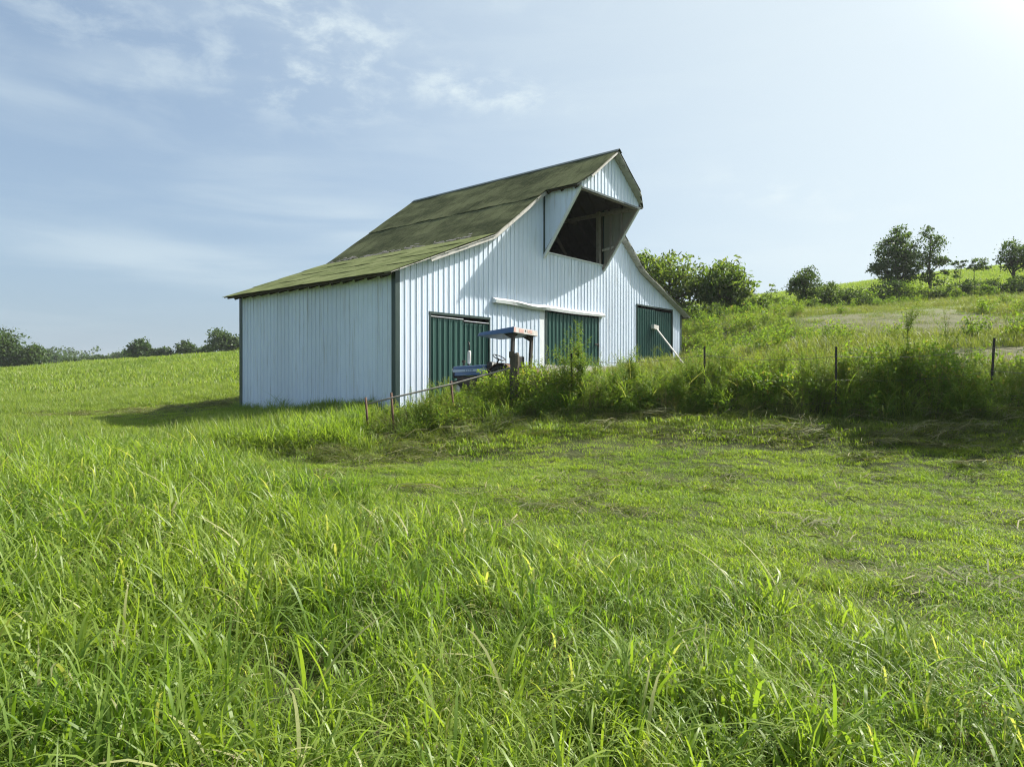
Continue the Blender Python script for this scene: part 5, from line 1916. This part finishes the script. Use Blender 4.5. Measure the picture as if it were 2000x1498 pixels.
def tangle(px, d, top, wpx, label, mat, n, seed, size=.075):
    x0, y0, _ = P(px, 0, d)
    z0 = gz(x0, y0)
    h = P(px, top, d)[2] - z0
    w = wpx * d / 1340
    o = empty('tangled_bush', (x0, y0, z0), 0, label, 'bush', 'vine-tangled bushes in the fence row')
    r = np.random.default_rng(seed)
    ns = 26
    a = r.uniform(0, 6.28, ns)
    p0 = np.stack([r.normal(0, w * .25, ns), r.normal(0, .15, ns), np.full(ns, -.05)], -1)
    p1 = np.stack([r.uniform(-w, w, ns), r.normal(0, .3, ns), h * r.uniform(.55, 1.02, ns)], -1)
    pm = (p0 + p1) / 2 + r.normal(0, .06, (ns, 3))
    link('stems', np_mesh('stems', *join([stems(p0, pm, .008), stems(pm, p1, .005)]), M['dry_weed']), o)
    i = r.integers(0, ns, n)
    f = r.beta(2.2, 1.0, n)[:, None]
    c = pm[i] + (p1[i] - pm[i]) * f
    c = np.where((r.uniform(0, 1, n) < .35)[:, None], p0[i] + (pm[i] - p0[i]) * f, c)
    c += r.normal(0, 1, (n, 3)) * np.array([w * .13, .16, h * .07])
    link('foliage', np_mesh('foliage', *leaf_quads(c, size, r, (0, 0, .9), .62), M[mat]), o)


tangle(1500, 16.0, 712, 40, 'leafy bush between the second and third steel posts', 'weed', 1500, 701)
tangle(1690, 15.8, 668, 44, 'dense vine-tangled bush just right of the third steel post', 'weed', 1300, 702)
tangle(1745, 15.6, 684, 36, 'yellow-green tangle in the middle of the right fence row', 'weed_yellow', 1500, 703)
tangle(1806, 15.2, 670, 36, 'bush of bare dark stems with leaves at the top', 'weed_yellow', 900, 704)
tangle(1850, 15.0, 680, 34, 'tangled bush left of the rightmost steel post', 'weed', 1000, 705)
tangle(1905, 14.9, 730, 28, 'low sparse tangle at the foot of the rightmost steel post', 'weed', 700, 706)
tangle(1560, 15.8, 735, 30, 'low leafy tangle left of the third steel post', 'weed', 900, 707)
tangle(966, 17.7, 724, 34, 'leafy tangle hiding the rear wheel of the tractor', 'weed', 1500, 709)
tangle(1050, 17.4, 712, 30, 'leafy tangle beside the weathered wooden post', 'weed_yellow', 800, 708)

r = np.random.default_rng(77)
n = 420
a = r.uniform(0, 6.28, n)
hz_ = r.beta(1.3, 1.6, n) * 1.15
c = np.stack([np.cos(a) * (.14 + .1 * r.uniform(0, 1, n)), np.sin(a) * (.14 + .1 * r.uniform(0, 1, n)), hz_], -1)
link('vine', np_mesh('vine', *leaf_quads(c, .07, r, (0, 0, .5), .7), M['weed_yellow']), wp)


# ------------------------------------------------------------------ the humid air
m, g, out = new_mat('haze')
v = g.add('ShaderNodeVolumePrincipled')
v.inputs['Color'].default_value = (0.93, 0.96, 1.0, 1)
v.inputs['Density'].default_value = HAZE
v.inputs['Anisotropy'].default_value = 0.2
g.l.new(v.outputs[0], out.inputs['Volume'])
mb = MB()
zmin = min(q.co.z for q in bpy.data.objects['ground'].data.vertices) - 1.0
X0, X1, Y0, Y1 = -720, 720, -400, 920
mb.hexa([(X0, Y0, zmin), (X1, Y0, zmin), (X1, Y1, zmin), (X0, Y1, zmin), (X0, Y0, ZTOP), (X1, Y0, ZTOP), (X1, Y1, ZTOP), (X0, Y1, ZTOP)])
tag(mb.build('haze', m), 'thin pale summer haze over the fields', None, None, 'stuff')
